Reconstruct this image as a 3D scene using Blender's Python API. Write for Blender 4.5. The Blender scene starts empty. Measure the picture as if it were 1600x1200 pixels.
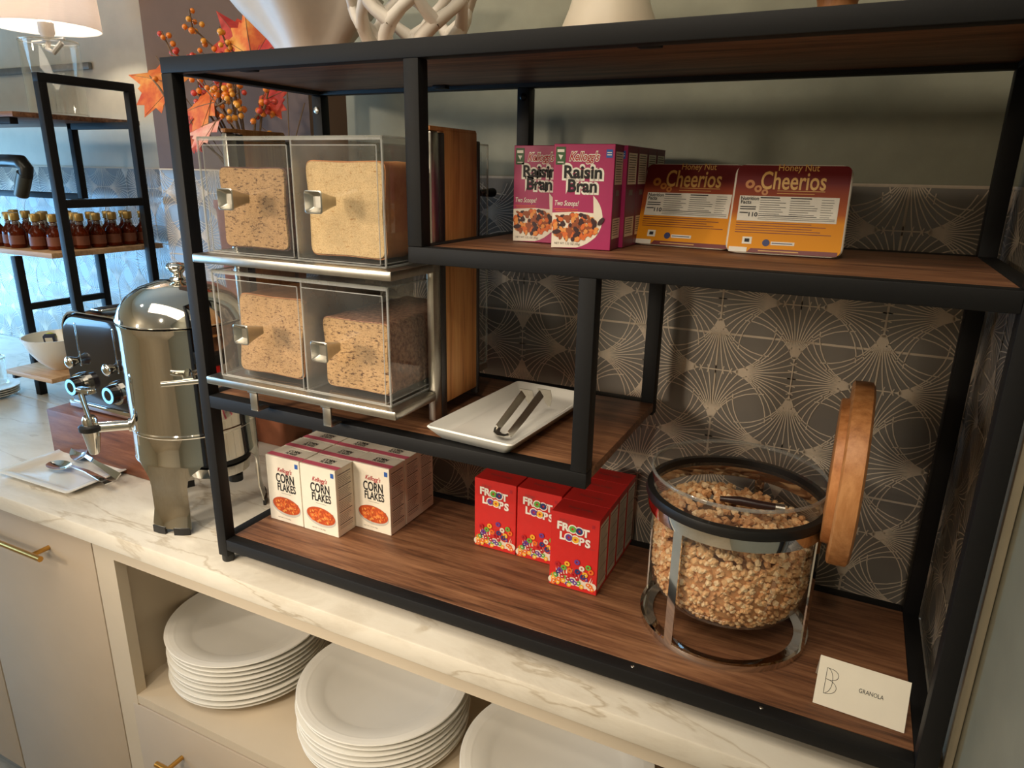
import bpy, bmesh, math, random
from mathutils import Vector, Matrix
random.seed(7)
C = bpy.context.scene.collection
SC = bpy.context.scene
pi = math.pi

# ------------------------------------------------------------------ camera, world, lights
def srgb(c):
    r = []
    for v in c[:3]:
        v = v / 255.0
        r.append(v / 12.92 if v <= 0.04045 else ((v + 0.055) / 1.055) ** 2.4)
    return (r[0], r[1], r[2], 1.0)

CAM = Vector((0.8175, -0.6585, 0.5854))
yaw, pit, rol = math.radians(25.81), math.radians(17.009), math.radians(1.001)
fw = Vector((-math.sin(yaw) * math.cos(pit), math.cos(yaw) * math.cos(pit), -math.sin(pit)))
rt = Vector((math.cos(yaw), math.sin(yaw), 0))
up = rt.cross(fw)
r2 = rt * math.cos(rol) + up * math.sin(rol)
u2 = up * math.cos(rol) - rt * math.sin(rol)
cd = bpy.data.cameras.new('camera')
cd.sensor_width = 36.0
cd.lens = 1085.07 * 36.0 / 1600.0
cd.clip_start = 0.02
cam = bpy.data.objects.new('camera', cd)
C.objects.link(cam)
cam.matrix_world = Matrix(((r2.x, u2.x, -fw.x, CAM.x), (r2.y, u2.y, -fw.y, CAM.y), (r2.z, u2.z, -fw.z, CAM.z), (0, 0, 0, 1)))
SC.camera = cam

w = bpy.data.worlds.new('world')
SC.world = w
w.use_nodes = True
w.node_tree.nodes['Background'].inputs[0].default_value = (0.9, 0.85, 0.75, 1)
w.node_tree.nodes['Background'].inputs[1].default_value = 0.10

SC.view_settings.view_transform = 'Standard'
SC.view_settings.look = 'None'
SC.view_settings.exposure = 0.0
SC.view_settings.gamma = 1.0
SC.cycles.transparent_max_bounces = 40
SC.cycles.max_bounces = 10
SC.cycles.caustics_reflective = False
SC.cycles.caustics_refractive = False
SC.cycles.sample_clamp_indirect = 4.0

def light(name, kind, loc, energy, col, target=None, **k):
    l = bpy.data.lights.new(name, kind)
    l.energy = energy
    l.color = col
    for a, b in k.items():
        setattr(l, a, b)
    o = bpy.data.objects.new(name, l)
    C.objects.link(o)
    o.location = loc
    if target is not None:
        o.rotation_euler = (Vector(target) - Vector(loc)).to_track_quat('-Z', 'Y').to_euler()
    return o

WARM = (1.0, 0.87, 0.70)
# recessed ceiling spots in the room behind and to the left of the camera, added fill lights without a known fixture, and the daylight of the window on the left
light('pendant_or_fill_lamp', 'SPOT', (-1.35, -1.80, 0.98), 60, WARM, (-0.30, 0.1, 0.42), spot_size=1.0, spot_blend=1.0, shadow_soft_size=0.09)
light('pendant_or_fill_lamp', 'SPOT', (-0.40, -1.65, 0.78), 105, WARM, (0.12, 0.0, 0.17), spot_size=0.67, spot_blend=1.0, shadow_soft_size=0.20)  # added low fill, no known fixture, brightens the goods under the shelves
light('ceiling_or_fill_light', 'SPOT', (0.15, -1.65, 1.55), 46, WARM, (0.15, 0.0, -0.30), spot_size=0.62, spot_blend=0.6, shadow_soft_size=0.04)
light('ceiling_or_fill_light', 'SPOT', (0.82, -1.35, 1.56), 22, WARM, (0.74, 0.0, 0.12), spot_size=0.80, spot_blend=0.8, shadow_soft_size=0.05)
light('ceiling_or_fill_light', 'SPOT', (-1.2, -0.6, 1.55), 15, WARM, (-0.55, 0.5, 0.55), spot_size=0.9, spot_blend=0.8, shadow_soft_size=0.05)  # added warm fill for the recess tiles and berries
light('overhead_fill', 'AREA', (0.10, -0.80, 1.59), 18, WARM, (0.10, -0.80, 0), shape='RECTANGLE', size=1.7, size_y=0.7)  # added soft overhead fill, no such panel is known
light('ceiling_or_fill_light', 'POINT', (-1.75, -2.6, 1.1), 11, WARM, shadow_soft_size=0.06)  # added fill hung below the ceiling, brightens what the steel reflects
light('ceiling_or_fill_light', 'SPOT', (-0.2, -1.7, 1.5), 42, WARM, (0.97, -1.5, 0.2), spot_size=1.5, spot_blend=0.6, shadow_soft_size=0.06)  # added wall washer, brightens the right wall mirrored in the urn
light('ceiling_or_fill_light', 'SPOT', (-0.5, -2.6, 1.5), 42, WARM, (-0.3, -4.0, 0.3), spot_size=1.6, spot_blend=0.6, shadow_soft_size=0.06)  # added to brighten the unseen front wall that the urn mirrors
light('window_daylight', 'AREA', (-2.15, 0.20, 0.24), 19, (0.22, 0.56, 1.0), (0.0, 0.25, 0.02), shape='RECTANGLE', size=0.9, size_y=0.46)
light('window_daylight', 'AREA', (-2.15, -0.60, 0.28), 14, (0.27, 0.60, 1.0), (-0.75, 0.25, 0.0), shape='RECTANGLE', size=0.8, size_y=0.55)

# ------------------------------------------------------------------ materials
def nt(name):
    m = bpy.data.materials.new(name)
    m.use_nodes = True
    t = m.node_tree
    return m, t, t.nodes['Principled BSDF'], t.links

def tc_map(t, scale, rot=(0, 0, 0)):
    a = t.nodes.new('ShaderNodeTexCoord')
    b = t.nodes.new('ShaderNodeMapping')
    b.inputs['Scale'].default_value = scale
    b.inputs['Rotation'].default_value = rot
    t.links.new(a.outputs['Object'], b.inputs['Vector'])
    return b.outputs['Vector']

def noise(t, vec, scale, detail=4, rough=.55, dist=0.0):
    n = t.nodes.new('ShaderNodeTexNoise')
    n.inputs['Scale'].default_value = scale
    n.inputs['Detail'].default_value = detail
    n.inputs['Roughness'].default_value = rough
    n.inputs['Distortion'].default_value = dist
    t.links.new(vec, n.inputs['Vector'])
    return n.outputs['Fac']

def ramp(t, fac, stops):
    r = t.nodes.new('ShaderNodeValToRGB')
    e = r.color_ramp.elements
    while len(e) < len(stops):
        e.new(0.5)
    for k, (p, c) in enumerate(stops):
        e[k].position = p
        e[k].color = c
    t.links.new(fac, r.inputs['Fac'])
    return r.outputs['Color']

def bump(t, b, h, strength, dist=0.001):
    n = t.nodes.new('ShaderNodeBump')
    n.inputs['Strength'].default_value = strength
    n.inputs['Distance'].default_value = dist
    t.links.new(h, n.inputs['Height'])
    t.links.new(n.outputs['Normal'], b.inputs['Normal'])

def mul(c, f):
    return (min(1, c[0] * f), min(1, c[1] * f), min(1, c[2] * f), 1)

_mc = {}
def mat(name, col, rough=.5, metal=0.0, var=.06, scale=60, bmp=0.0, coat=0.0, emit=0.0, spec=None):
    if name in _mc:
        return _mc[name]
    m, t, b, L = nt(name)
    c = srgb(col)
    v = tc_map(t, (1, 1, 1))
    f = noise(t, v, scale)
    L.new(ramp(t, f, [(.3, mul(c, 1 - var)), (.7, mul(c, 1 + var))]), b.inputs['Base Color'])
    b.inputs['Roughness'].default_value = rough
    b.inputs['Metallic'].default_value = metal
    b.inputs['Coat Weight'].default_value = coat
    if spec is not None:
        b.inputs['Specular IOR Level'].default_value = spec
    if bmp:
        bump(t, b, f, bmp)
    if emit:
        b.inputs['Emission Color'].default_value = c
        b.inputs['Emission Strength'].default_value = emit
    _mc[name] = m
    return m

def wood(name, dark, mid, light_, sc=(2.2, 26, 26), rough=.5, contrast=1.0):
    m, t, b, L = nt(name)
    v = tc_map(t, sc)
    f = noise(t, v, 2.2, 7, .62, .6)
    f2 = noise(t, tc_map(t, (sc[0] * 3, sc[1] * 5, sc[2] * 5)), 2.0, 5, .7)
    mx = t.nodes.new('ShaderNodeMath'); mx.operation = 'MULTIPLY_ADD'
    mx.inputs[1].default_value = .45
    L.new(f2, mx.inputs[0]); 
    m2 = t.nodes.new('ShaderNodeMath'); m2.operation = 'MULTIPLY'; m2.inputs[1].default_value = .6
    L.new(f, m2.inputs[0]); L.new(m2.outputs[0], mx.inputs[2])
    L.new(ramp(t, mx.outputs[0], [(.36, srgb(dark)), (.5, srgb(mid)), (.66, srgb(light_))]), b.inputs['Base Color'])
    b.inputs['Roughness'].default_value = rough
    bump(t, b, f2, .15)
    return m

def clear(name, tint=(1, 1, 1, 1), gloss=.10, rough=.02, haze=0.0, hazecol=(.9, .9, .88, 1)):
    # thin clear sheet: see-through with a fresnel reflection and a little haze
    m, t, b, L = nt(name)
    t.nodes.remove(b)
    out = [n for n in t.nodes if n.type == 'OUTPUT_MATERIAL'][0]
    tr = t.nodes.new('ShaderNodeBsdfTransparent'); tr.inputs[0].default_value = tint
    gl = t.nodes.new('ShaderNodeBsdfGlossy'); gl.inputs['Roughness'].default_value = rough
    gl.inputs[0].default_value = (.95, .95, .93, 1)
    lw = t.nodes.new('ShaderNodeLayerWeight'); lw.inputs[0].default_value = .5
    pw = t.nodes.new('ShaderNodeMath'); pw.operation = 'POWER'; pw.inputs[1].default_value = 3.5
    L.new(lw.outputs['Facing'], pw.inputs[0])
    fr = t.nodes.new('ShaderNodeMath'); fr.operation = 'MULTIPLY_ADD'; fr.inputs[1].default_value = .55; fr.inputs[2].default_value = gloss * .25
    L.new(pw.outputs[0], fr.inputs[0])
    n1 = noise(t, tc_map(t, (1, 1, 1)), 14)
    mx = t.nodes.new('ShaderNodeMixShader')
    L.new(fr.outputs[0], mx.inputs[0]); L.new(tr.outputs[0], mx.inputs[1]); L.new(gl.outputs[0], mx.inputs[2])
    last = mx
    if haze:
        df = t.nodes.new('ShaderNodeBsdfDiffuse'); df.inputs[0].default_value = hazecol
        mm = t.nodes.new('ShaderNodeMath'); mm.operation = 'MULTIPLY'; mm.inputs[1].default_value = haze * 2
        L.new(n1, mm.inputs[0])
        m3 = t.nodes.new('ShaderNodeMixShader')
        L.new(mm.outputs[0], m3.inputs[0]); L.new(mx.outputs[0], m3.inputs[1]); L.new(df.outputs[0], m3.inputs[2])
        last = m3
    L.new(last.outputs[0], out.inputs['Surface'])
    return m

black = mat('black_powder_coat', (19, 18, 18), .6, 0, .10, 300, .05, spec=.3)
WOOD = wood('walnut_laminate', (48, 29, 18), (112, 73, 48), (152, 107, 74))
WOODBOX = wood('brown_wood_box', (92, 52, 32), (122, 72, 48), (150, 98, 70), (3, 22, 22), .5)
BAMBOO = wood('bamboo_strips', (176, 112, 60), (220, 150, 86), (238, 180, 114), (30, 30, 1.2), .45)
OAK = wood('honey_oak', (150, 92, 48), (190, 126, 72), (214, 152, 96), (20, 20, 2), .45)
PINE = wood('pale_shelf_wood', (160, 120, 80), (190, 150, 108), (212, 176, 136), (2.2, 26, 26), .5)
chrome = mat('polished_steel', (225, 222, 214), .06, 1.0, .02, 20)
steel = mat('brushed_steel', (196, 192, 182), .30, 1.0, .06, 120, .03)
brass = mat('brushed_brass', (206, 158, 84), .28, 1.0, .05, 120)
greymetal = mat('dark_grey_metal', (84, 80, 80), .4, .6, .05, 80)
cream = mat('cream_cabinet_paint', (190, 172, 150), .45, 0, .03, 9, .02)
creamin = mat('cream_shelf_paint', (206, 190, 166), .45, 0, .03, 9, .02)
china = mat('white_china', (236, 232, 222), .16, 0, .02, 12, 0, .3)
paper = mat('white_card', (232, 222, 200), .7, 0, .03, 30)
ink = mat('black_ink', (22, 20, 20), .6)
rubber = mat('black_rubber', (20, 19, 18), .45, 0, .1, 100)
ACR = clear('clear_acrylic', (.97, .97, .96, 1), .18, .03, .03)
ACREDGE = clear('acrylic_edge', (.80, .80, .76, 1), .25, .1, .24)
GLASS = clear('clear_glass', (.965, .965, .95, 1), .25, .02, .012)
GLASSEDGE = clear('glass_rim', (.75, .75, .70, 1), .3, .05, .14)
whitepaint = mat('white_resin', (232, 222, 208), .5, 0, .04, 40)

# ------------------------------------------------------------------ mesh builder
_glyph = {}
def glyphs(s, shear=0.0, offset=0.0):
    key = (s, shear, offset)
    if key not in _glyph:
        cu = bpy.data.curves.new('txt', 'FONT')
        cu.body = s
        cu.size = 1.0
        cu.shear = shear
        cu.offset = offset
        cu.resolution_u = 3
        o = bpy.data.objects.new('txt', cu)
        me = o.to_mesh()
        vs = [(v.co.x, v.co.y) for v in me.vertices]
        fs = [tuple(p.vertices) for p in me.polygons]
        o.to_mesh_clear()
        bpy.data.objects.remove(o)
        bpy.data.curves.remove(cu)
        _glyph[key] = (vs, fs)
    return _glyph[key]

class MB:
    def __init__(self):
        self.bm = bmesh.new()
        self.m = 0
    def face(self, pts, m=None):
        vs = [self.bm.verts.new(p) for p in pts]
        f = self.bm.faces.new(vs)
        f.material_index = self.m if m is None else m
        return f
    def merge(self, tmp, m=None):
        mi = self.m if m is None else m
        mp = {v: self.bm.verts.new(v.co) for v in tmp.verts}
        for f in tmp.faces:
            try:
                g = self.bm.faces.new([mp[v] for v in f.verts])
                g.material_index = mi
            except ValueError:
                pass
        tmp.free()
    def box(self, x0, x1, y0, y1, z0, z1, m=None, bev=0.0, seg=2, rot=None, piv=None):
        t = bmesh.new()
        bmesh.ops.create_cube(t, size=1)
        for v in t.verts:
            v.co = Vector(((x0 + x1) / 2 + v.co.x * (x1 - x0), (y0 + y1) / 2 + v.co.y * (y1 - y0), (z0 + z1) / 2 + v.co.z * (z1 - z0)))
        if bev:
            bmesh.ops.bevel(t, geom=list(t.edges) + list(t.verts), offset=bev, segments=seg, profile=.5, affect='EDGES')
        if rot is not None:
            p = Vector(piv) if piv else Vector(((x0 + x1) / 2, (y0 + y1) / 2, (z0 + z1) / 2))
            for v in t.verts:
                v.co = rot @ (v.co - p) + p
        self.merge(t, m)
        return self
    def rings(self, rs, m=None, closed=False, cap0=True, cap1=True):
        mi = self.m if m is None else m
        vv = [[self.bm.verts.new(p) for p in r] for r in rs]
        n = len(vv[0])
        K = len(vv) if closed else len(vv) - 1
        for i in range(K):
            a, b = vv[i], vv[(i + 1) % len(vv)]
            for j in range(n):
                k = (j + 1) % n
                f = self.bm.faces.new((a[j], a[k], b[k], b[j])); f.material_index = mi
        if not closed:
            if cap0:
                f = self.bm.faces.new(vv[0][::-1]); f.material_index = mi
            if cap1:
                f = self.bm.faces.new(vv[-1]); f.material_index = mi
        return self
    def lathe(self, prof, c=(0, 0, 0), n=48, m=None, caps=True):
        rs = []
        for r, z in prof:
            r = max(r, 1e-5)
            rs.append([(c[0] + r * math.cos(2 * pi * k / n), c[1] + r * math.sin(2 * pi * k / n), c[2] + z) for k in range(n)])
        return self.rings(rs, m, False, caps, caps)
    def cyl(self, p0, p1, r0, r1=None, n=16, m=None):
        return self.tube([p0, p1], [r0, r0 if r1 is None else r1], n, m)
    def tube(self, pts, r, n=8, m=None, closed=False, flat=None):
        pts = [Vector(p) for p in pts]
        rs = []
        N = len(pts)
        rr = r if isinstance(r, (list, tuple)) else [r] * N
        prev = None
        for i, p in enumerate(pts):
            if closed:
                d = (pts[(i + 1) % N] - pts[i - 1]).normalized()
            else:
                d = (pts[min(i + 1, N - 1)] - pts[max(i - 1, 0)]).normalized()
            if prev is None:
                a = Vector((0, 0, 1)) if abs(d.z) < .9 else Vector((1, 0, 0))
                u = d.cross(a).normalized()
            else:
                u = (prev - d * prev.dot(d)).normalized()
            prev = u
            v = d.cross(u)
            fl = flat or 1.0
            rs.append([p + u * rr[i] * math.cos(2 * pi * k / n) + v * rr[i] * fl * math.sin(2 * pi * k / n) for k in range(n)])
        return self.rings(rs, m, closed)
    def ball(self, c, r, sub=2, m=None, sc=(1, 1, 1), jit=0.0):
        t = bmesh.new()
        bmesh.ops.create_icosphere(t, subdivisions=sub, radius=r)
        for v in t.verts:
            k = 1 + random.uniform(-jit, jit)
            v.co = Vector((c[0] + v.co.x * sc[0] * k, c[1] + v.co.y * sc[1] * k, c[2] + v.co.z * sc[2] * k))
        self.merge(t, m)
        return self
    def strip(self, pts, wdt, nrm, thick=.001, m=None):
        # a flat bar following pts, width across, thin along nrm
        pts = [Vector(p) for p in pts]
        N = len(pts)
        ww = wdt if isinstance(wdt, (list, tuple)) else [wdt] * N
        rs = []
        nrm = Vector(nrm).normalized()
        for i, p in enumerate(pts):
            d = (pts[min(i + 1, N - 1)] - pts[max(i - 1, 0)]).normalized()
            s = d.cross(nrm).normalized()
            nn = s.cross(d).normalized()
            rs.append([p - s * ww[i] / 2 - nn * thick / 2, p + s * ww[i] / 2 - nn * thick / 2, p + s * ww[i] / 2 + nn * thick / 2, p - s * ww[i] / 2 + nn * thick / 2])
        return self.rings(rs, m)
    # printing on a flat face: F = (origin, U, V, N)
    def text(self, s, size, F, u, v, d=.0003, m=None, shear=0.0, offset=0.0, width=None, rot=0.0, ww=1.0):
        vs, fs = glyphs(s, shear, offset)
        if not vs:
            return self
        x0 = min(p[0] for p in vs); x1 = max(p[0] for p in vs)
        y0 = min(p[1] for p in vs); y1 = max(p[1] for p in vs)
        sx = size * ww
        if width:
            sx = width / (x1 - x0)
        cx, cy = (x0 + x1) / 2, (y0 + y1) / 2
        o, U, V, N = F
        mi = self.m if m is None else m
        cr, sr = math.cos(rot), math.sin(rot)
        nv = []
        for (a, b) in vs:
            aa, bb = (a - cx) * sx, (b - cy) * size
            aa, bb = aa * cr - bb * sr, aa * sr + bb * cr
            nv.append(self.bm.verts.new(o + U * (u + aa) + V * (v + bb) + N * d))
        for f in fs:
            try:
                g = self.bm.faces.new([nv[k] for k in f]); g.material_index = mi
            except ValueError:
                pass
        return self
    def decal(self, pts, F, d=.0002, m=None):
        o, U, V, N = F
        return self.face([o + U * a + V * b + N * d for a, b in pts], m)
    def rect(self, a0, a1, b0, b1, F, d=.0002, m=None):
        return self.decal([(a0, b0), (a1, b0), (a1, b1), (a0, b1)], F, d, m)
    def disc(self, a, b, ra, rb, F, d=.0002, m=None, n=24, rot=0.0):
        P = []
        for k in range(n):
            t = 2 * pi * k / n
            x, y = ra * math.cos(t), rb * math.sin(t)
            P.append((a + x * math.cos(rot) - y * math.sin(rot), b + x * math.sin(rot) + y * math.cos(rot)))
        return self.decal(P, F, d, m)
    def annulus(self, a, b, r0, r1, F, d=.0002, m=None, n=16, a0=0, a1=2 * pi):
        for k in range(n):
            t, s = a0 + (a1 - a0) * k / n, a0 + (a1 - a0) * (k + 1) / n
            self.decal([(a + r0 * math.cos(t), b + r0 * math.sin(t)), (a + r1 * math.cos(t), b + r1 * math.sin(t)),
                        (a + r1 * math.cos(s), b + r1 * math.sin(s)), (a + r0 * math.cos(s), b + r0 * math.sin(s))], F, d, m)
        return self
    def build(self, name, mats, parent=None, smooth=35, kind=None):
        if not isinstance(mats, (list, tuple)):
            mats = [mats]
        off = Vector((0, 0, 0))
        p = parent
        while p is not None:
            off += p.location
            p = p.parent
        for v in self.bm.verts:
            v.co -= off
        bmesh.ops.recalc_face_normals(self.bm, faces=[f for f in self.bm.faces]) if False else None
        me = bpy.data.meshes.new(name)
        self.bm.to_mesh(me)
        self.bm.free()
        for mm in mats:
            me.materials.append(mm)
        if smooth:
            for p in me.polygons:
                p.use_smooth = True
            me.set_sharp_from_angle(angle=math.radians(smooth))
        o = bpy.data.objects.new(name, me)
        C.objects.link(o)
        if parent is not None:
            o.parent = parent
        if kind:
            o['kind'] = kind
        return o

def thing(name, label, cat, loc=(0, 0, 0), group=None):
    o = bpy.data.objects.new(name, None)
    C.objects.link(o)
    o.empty_display_size = .02
    o.location = loc
    o['label'] = label
    o['category'] = cat
    if group:
        o['group'] = group
    return o

def tag(o, label, cat, group=None, kind=None):
    o['label'] = label
    o['category'] = cat
    if group:
        o['group'] = group
    if kind:
        o['kind'] = kind
    return o

def kids(o):
    return [c for c in bpy.data.objects if c.parent == o]

def dup(root, loc, rz=0.0, label=None, group=None):
    def rec(o, par):
        c = o.copy()
        C.objects.link(c)
        if par is not None:
            c.parent = par
        for ch in kids(o):
            rec(ch, c)
        return c
    r = rec(root, None)
    r.location = loc
    r.rotation_euler = (0, 0, rz)
    if label:
        r['label'] = label
    if group:
        r['group'] = group
    return r

def struct(name, mb, m, parent=None):
    o = mb.build(name, m, parent)
    if parent is None:
        o['kind'] = 'structure'
    return o

# ------------------------------------------------------------------ measured places (metres; origin = front left foot of the rack on the counter)
W, D, H, B, BZ = .96, .294, .7148, .0188, .0186
ZB, ZL, ZM = .0414, .2727, .5033
X1, X2 = .366, .5903
YW = .343           # tiled wall behind the rack
YB = .72            # wall at the back of the recess on the left
XR = .975           # right wall
ZT = .577           # top of the tiles
# ------------------------------------------------------------------ room shell
wallgreen = mat('sage_grey_paint', (158, 156, 134), .6, 0, .05, 40, .12)
walllight = mat('pale_grey_paint', (208, 200, 180), .6, 0, .03, 30, .05)
brownpaint = mat('taupe_paint', (104, 78, 62), .6, 0, .04, 30, .05)
trimpaint = mat('beige_trim_paint', (168, 156, 132), .45, 0, .04, 30)
ceilm = mat('ceiling_white', (225, 220, 208), .8, 0, .02, 10)
floorm = wood('pale_floor', (168, 150, 128), (192, 176, 152), (208, 192, 170), (2, 14, 14), .5)
TILE = mat('taupe_glazed_tile', (134, 127, 118), .28, 0, .10, 9, .03, .2)
LINE = mat('raised_tile_line', (228, 210, 186), .35, 0, .05, 60)
GROUT = mat('pale_grout', (224, 206, 182), .8, 0, .06, 120)

def plain_box(name, x0, x1, y0, y1, z0, z1, m, kind=True):
    b = MB(); b.box(x0, x1, y0, y1, z0, z1)
    o = b.build(name, m, None, 0)
    if kind: o['kind'] = 'structure'
    return o

plain_box('floor', -2.3, XR, -4.0, YB, -.86, -.84, floorm)
plain_box('ceiling', -2.3, XR, -4.0, YB, 1.6, 1.62, ceilm)
plain_box('wall_front', -2.3, XR, -4.05, -4.0, -.84, 1.6, mat('cream_wall_paint', (226, 214, 190), .6, 0, .03, 20))
wall_back = plain_box('wall_back', .015, XR, YW, YB - .001, .0005, 1.6, wallgreen)
wall_recess = plain_box('wall_recess', -2.3, XR, YB, YB + .05, -.84, 1.6, walllight)
pil = plain_box('wall_pilaster', -.765, -.275, .58, YB, .0005, 1.6, brownpaint)
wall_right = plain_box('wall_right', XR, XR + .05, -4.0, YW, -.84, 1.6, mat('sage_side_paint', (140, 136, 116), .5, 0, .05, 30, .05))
# left wall with the window that lets the daylight in
b = MB()
b.box(-2.35, -2.3, -4.0, -1.40, -.84, 1.6); b.box(-2.35, -2.3, -1.40, -.50, -.84, .02); b.box(-2.35, -2.3, -1.40, -.50, .72, 1.6); b.box(-2.35, -2.3, -.50, -.30, -.84, 1.6); b.box(-2.35, -2.3, .70, YB + .05, -.84, 1.6)
b.box(-2.35, -2.3, -.30, .70, -.84, .02); b.box(-2.35, -2.3, -.30, .70, .62, 1.6)
struct('wall_left', b, walllight)
b = MB()
for z in (.02, .60): b.box(-2.34, -2.29, -.30, .70, z, z + .02)
for y in (-.30, .19, .68): b.box(-2.34, -2.29, y, y + .02, .02, .62)
win = struct('window_1', b, mat('white_window_frame', (220, 222, 224), .4))
b = MB(); b.box(-2.322, -2.318, -.29, .69, .03, .61); b.build('pane', GLASS, win)

b = MB()
for z in (.02, .70): b.box(-2.34, -2.29, -1.40, -.50, z, z + .02)
for y in (-1.40, -.96, -.52): b.box(-2.34, -2.29, y, y + .02, .02, .72)
win = struct('window_2', b, mat('white_window_frame', (220, 222, 224), .4))
b = MB(); b.box(-2.322, -2.318, -1.39, -.51, .03, .71); b.build('pane', GLASS, win)

def fans(mb, F, u0, u1, v0, v1, cu, cv, s=.1028, m=1, d=.0006):
    o, U, V, N = F
    i0, i1 = int((u0 - cu) / s) - 1, int((u1 - cu) / s) + 2
    j0, j1 = int((v0 - cv) / s) - 1, int((v1 - cv) / s) + 2
    dd = [d]
    def P(a, c): return o + U * a + V * c + N * dd[0]
    def ok(p): return u0 < p[0] < u1 and v0 < p[1] < v1
    def seg(p, q, w0, w1):
        if not (ok(p) and ok(q)): return
        dx, dy = q[0] - p[0], q[1] - p[1]
        l = math.hypot(dx, dy)
        if l < 1e-6: return
        nx, ny = -dy / l, dx / l
        mb.face([P(p[0] - nx * w0, p[1] - ny * w0), P(q[0] - nx * w1, q[1] - ny * w1), P(q[0] + nx * w1, q[1] + ny * w1), P(p[0] + nx * w0, p[1] + ny * w0)], m)
    for i in range(i0, i1):
        for j in range(j0, j1):
            a, c = cu + i * s, cv + j * s
            horiz = (i + j) % 2 == 0
            ax = (1, 0) if horiz else (0, 1)
            h = .0225
            dd[0] = d + .0007
            seg((a - ax[0] * h, c - ax[1] * h), (a + ax[0] * h, c + ax[1] * h), .0008, .0008)
            for sg in (-1, 1):
                nx, ny = a + sg * ax[0] * h, c + sg * ax[1] * h
                base = math.atan2(sg * ax[1], sg * ax[0])
                wd = [(nx + math.cos(base + w_) * .0066, ny + math.sin(base + w_) * .0066) for w_ in (-.34, -.17, 0, .17, .34)]
                if all(ok(p_) for p_ in wd) and ok((nx, ny)):
                    dd[0] = d + .0009
                    mb.face([P(*p_) for p_ in [(nx, ny)] + wd], m)
                for k in range(15):
                    q = (k - 7) / 7.0
                    dd[0] = d + .00003 * ((k * 5) % 15)
                    L = .080 + .008 * abs(q)
                    a_ = base + q * .34
                    prev = (nx + math.cos(a_) * .006, ny + math.sin(a_) * .006)
                    NS = 7
                    for t in range(NS):
                        tt = (t + .5) / NS
                        an = base + q * (.34 + 1.25 * tt)
                        cur = (prev[0] + math.cos(an) * L / NS, prev[1] + math.sin(an) * L / NS)
                        seg(prev, cur, .0010 if t == 0 else .00070, .00070)
                        prev = cur
def tiles(name, F, u0, u1, v0, v1, gu, gv, cu, cv, parent, s=.2056):
    mb = MB()
    o, U, V, N = F
    # grout bed and one tile per cell, clipped to the panel
    mb.decal([(u0, v0), (u1, v0), (u1, v1), (u0, v1)], F, .0, 2)
    k0 = int((u0 - gu) / s) - 1
    l0 = int((v0 - gv) / s) - 1
    g = .0015
    for k in range(k0, k0 + int((u1 - u0) / s) + 4):
        for l in range(l0, l0 + int((v1 - v0) / s) + 4):
            a0, a1 = max(u0, gu + k * s + g), min(u1, gu + (k + 1) * s - g)
            b0, b1 = max(v0, gv + l * s + g), min(v1, gv + (l + 1) * s - g)
            if a1 - a0 < .002 or b1 - b0 < .002: continue
            mb.decal([(a0, b0), (a1, b0), (a1, b1), (a0, b1)], F, .0006, 0)
    fans(mb, F, u0, u1, v0, v1, cu, cv, m=1, d=.0011)
    # capping edge along the top
    mb.decal([(u0, v1 - .0012), (u1, v1 - .0012), (u1, v1 + .0015), (u0, v1 + .0015)], F, .0014, 2)
    o2 = mb.build(name, [TILE, LINE, GROUT], parent, 0)
    return o2
X_, Y_, Z_ = Vector((1, 0, 0)), Vector((0, 1, 0)), Vector((0, 0, 1))
g1 = .3707
tiles('tile_panel', (Vector((0, YW - .002, 0)), X_, Z_, -Y_), .016, XR - .001, .001, ZT, .6608, g1, .6608, .3175, wall_back)
tiles('tile_panel', (Vector((XR - .002, 0, 0)), Y_, Z_, -X_), .040, YW - .003, .001, ZT, .2195, g1, .2195, .3175, wall_right)
tiles('tile_panel', (Vector((0, YB - .002, 0)), X_, Z_, -Y_), -2.28, -.77, .001, ZT, .6608, g1, .6608, .3175, wall_recess)
tiles('tile_panel', (Vector((0, .578, 0)), X_, Z_, -Y_), -.764, -.276, .001, ZT, .6608, g1, .6608, .3175, pil)
b = MB(); b.box(XR - .008, XR - .0005, .017, .039, -.2, ZT, bev=.001)
tr = struct('trim_1', b, trimpaint)
b = MB(); b.box(-2.28, -1.165, YB - .012, YB - .0005, .838, .856, bev=.002)
struct('trim_2', b, mat('grey_rail', (120, 120, 116), .4, .3))

# ------------------------------------------------------------------ counter and cabinets
def stone():
    m, t, b, L = nt('veined_quartzite')
    f = noise(t, tc_map(t, (2.2, 5.0, 5.0), (0, 0, .55)), 1.6, 9, .7, .5)
    f2 = noise(t, tc_map(t, (2.0, 7, 7), (0, 0, .42)), 1.1, 6, .55, .6)
    f3 = noise(t, tc_map(t, (1, 1, 1)), 9, 3, .6)
    c1 = ramp(t, f, [(.30, srgb((200, 188, 168))), (.5, srgb((226, 217, 200))), (.75, srgb((236, 229, 214)))])
    c2 = ramp(t, f2, [(.485, (1, 1, 1, 1)), (.5, srgb((196, 182, 160))), (.515, (1, 1, 1, 1))])
    mm = t.nodes.new('ShaderNodeMath'); mm.operation = 'MULTIPLY'; mm.inputs[1].default_value = 1.1
    L.new(f3, mm.inputs[0])
    mx = t.nodes.new('ShaderNodeMix'); mx.data_type = 'RGBA'; mx.blend_type = 'MULTIPLY'
    L.new(mm.outputs[0], mx.inputs[0])
    L.new(c1, mx.inputs[6]); L.new(c2, mx.inputs[7])
    L.new(mx.outputs[2], b.inputs['Base Color'])
    b.inputs['Roughness'].default_value = .3
    return m
b = MB()
b.box(-2.28, XR - .001, -.0269, YW - .003, -.031, 0, bev=.0025)
b.box(-2.28, .010, YW - .003, YB - .003, -.031, 0)
o = b.build('countertop', stone(), None, 30)
tag(o, 'long pale veined stone countertop running under the black rack', 'countertop')

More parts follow.
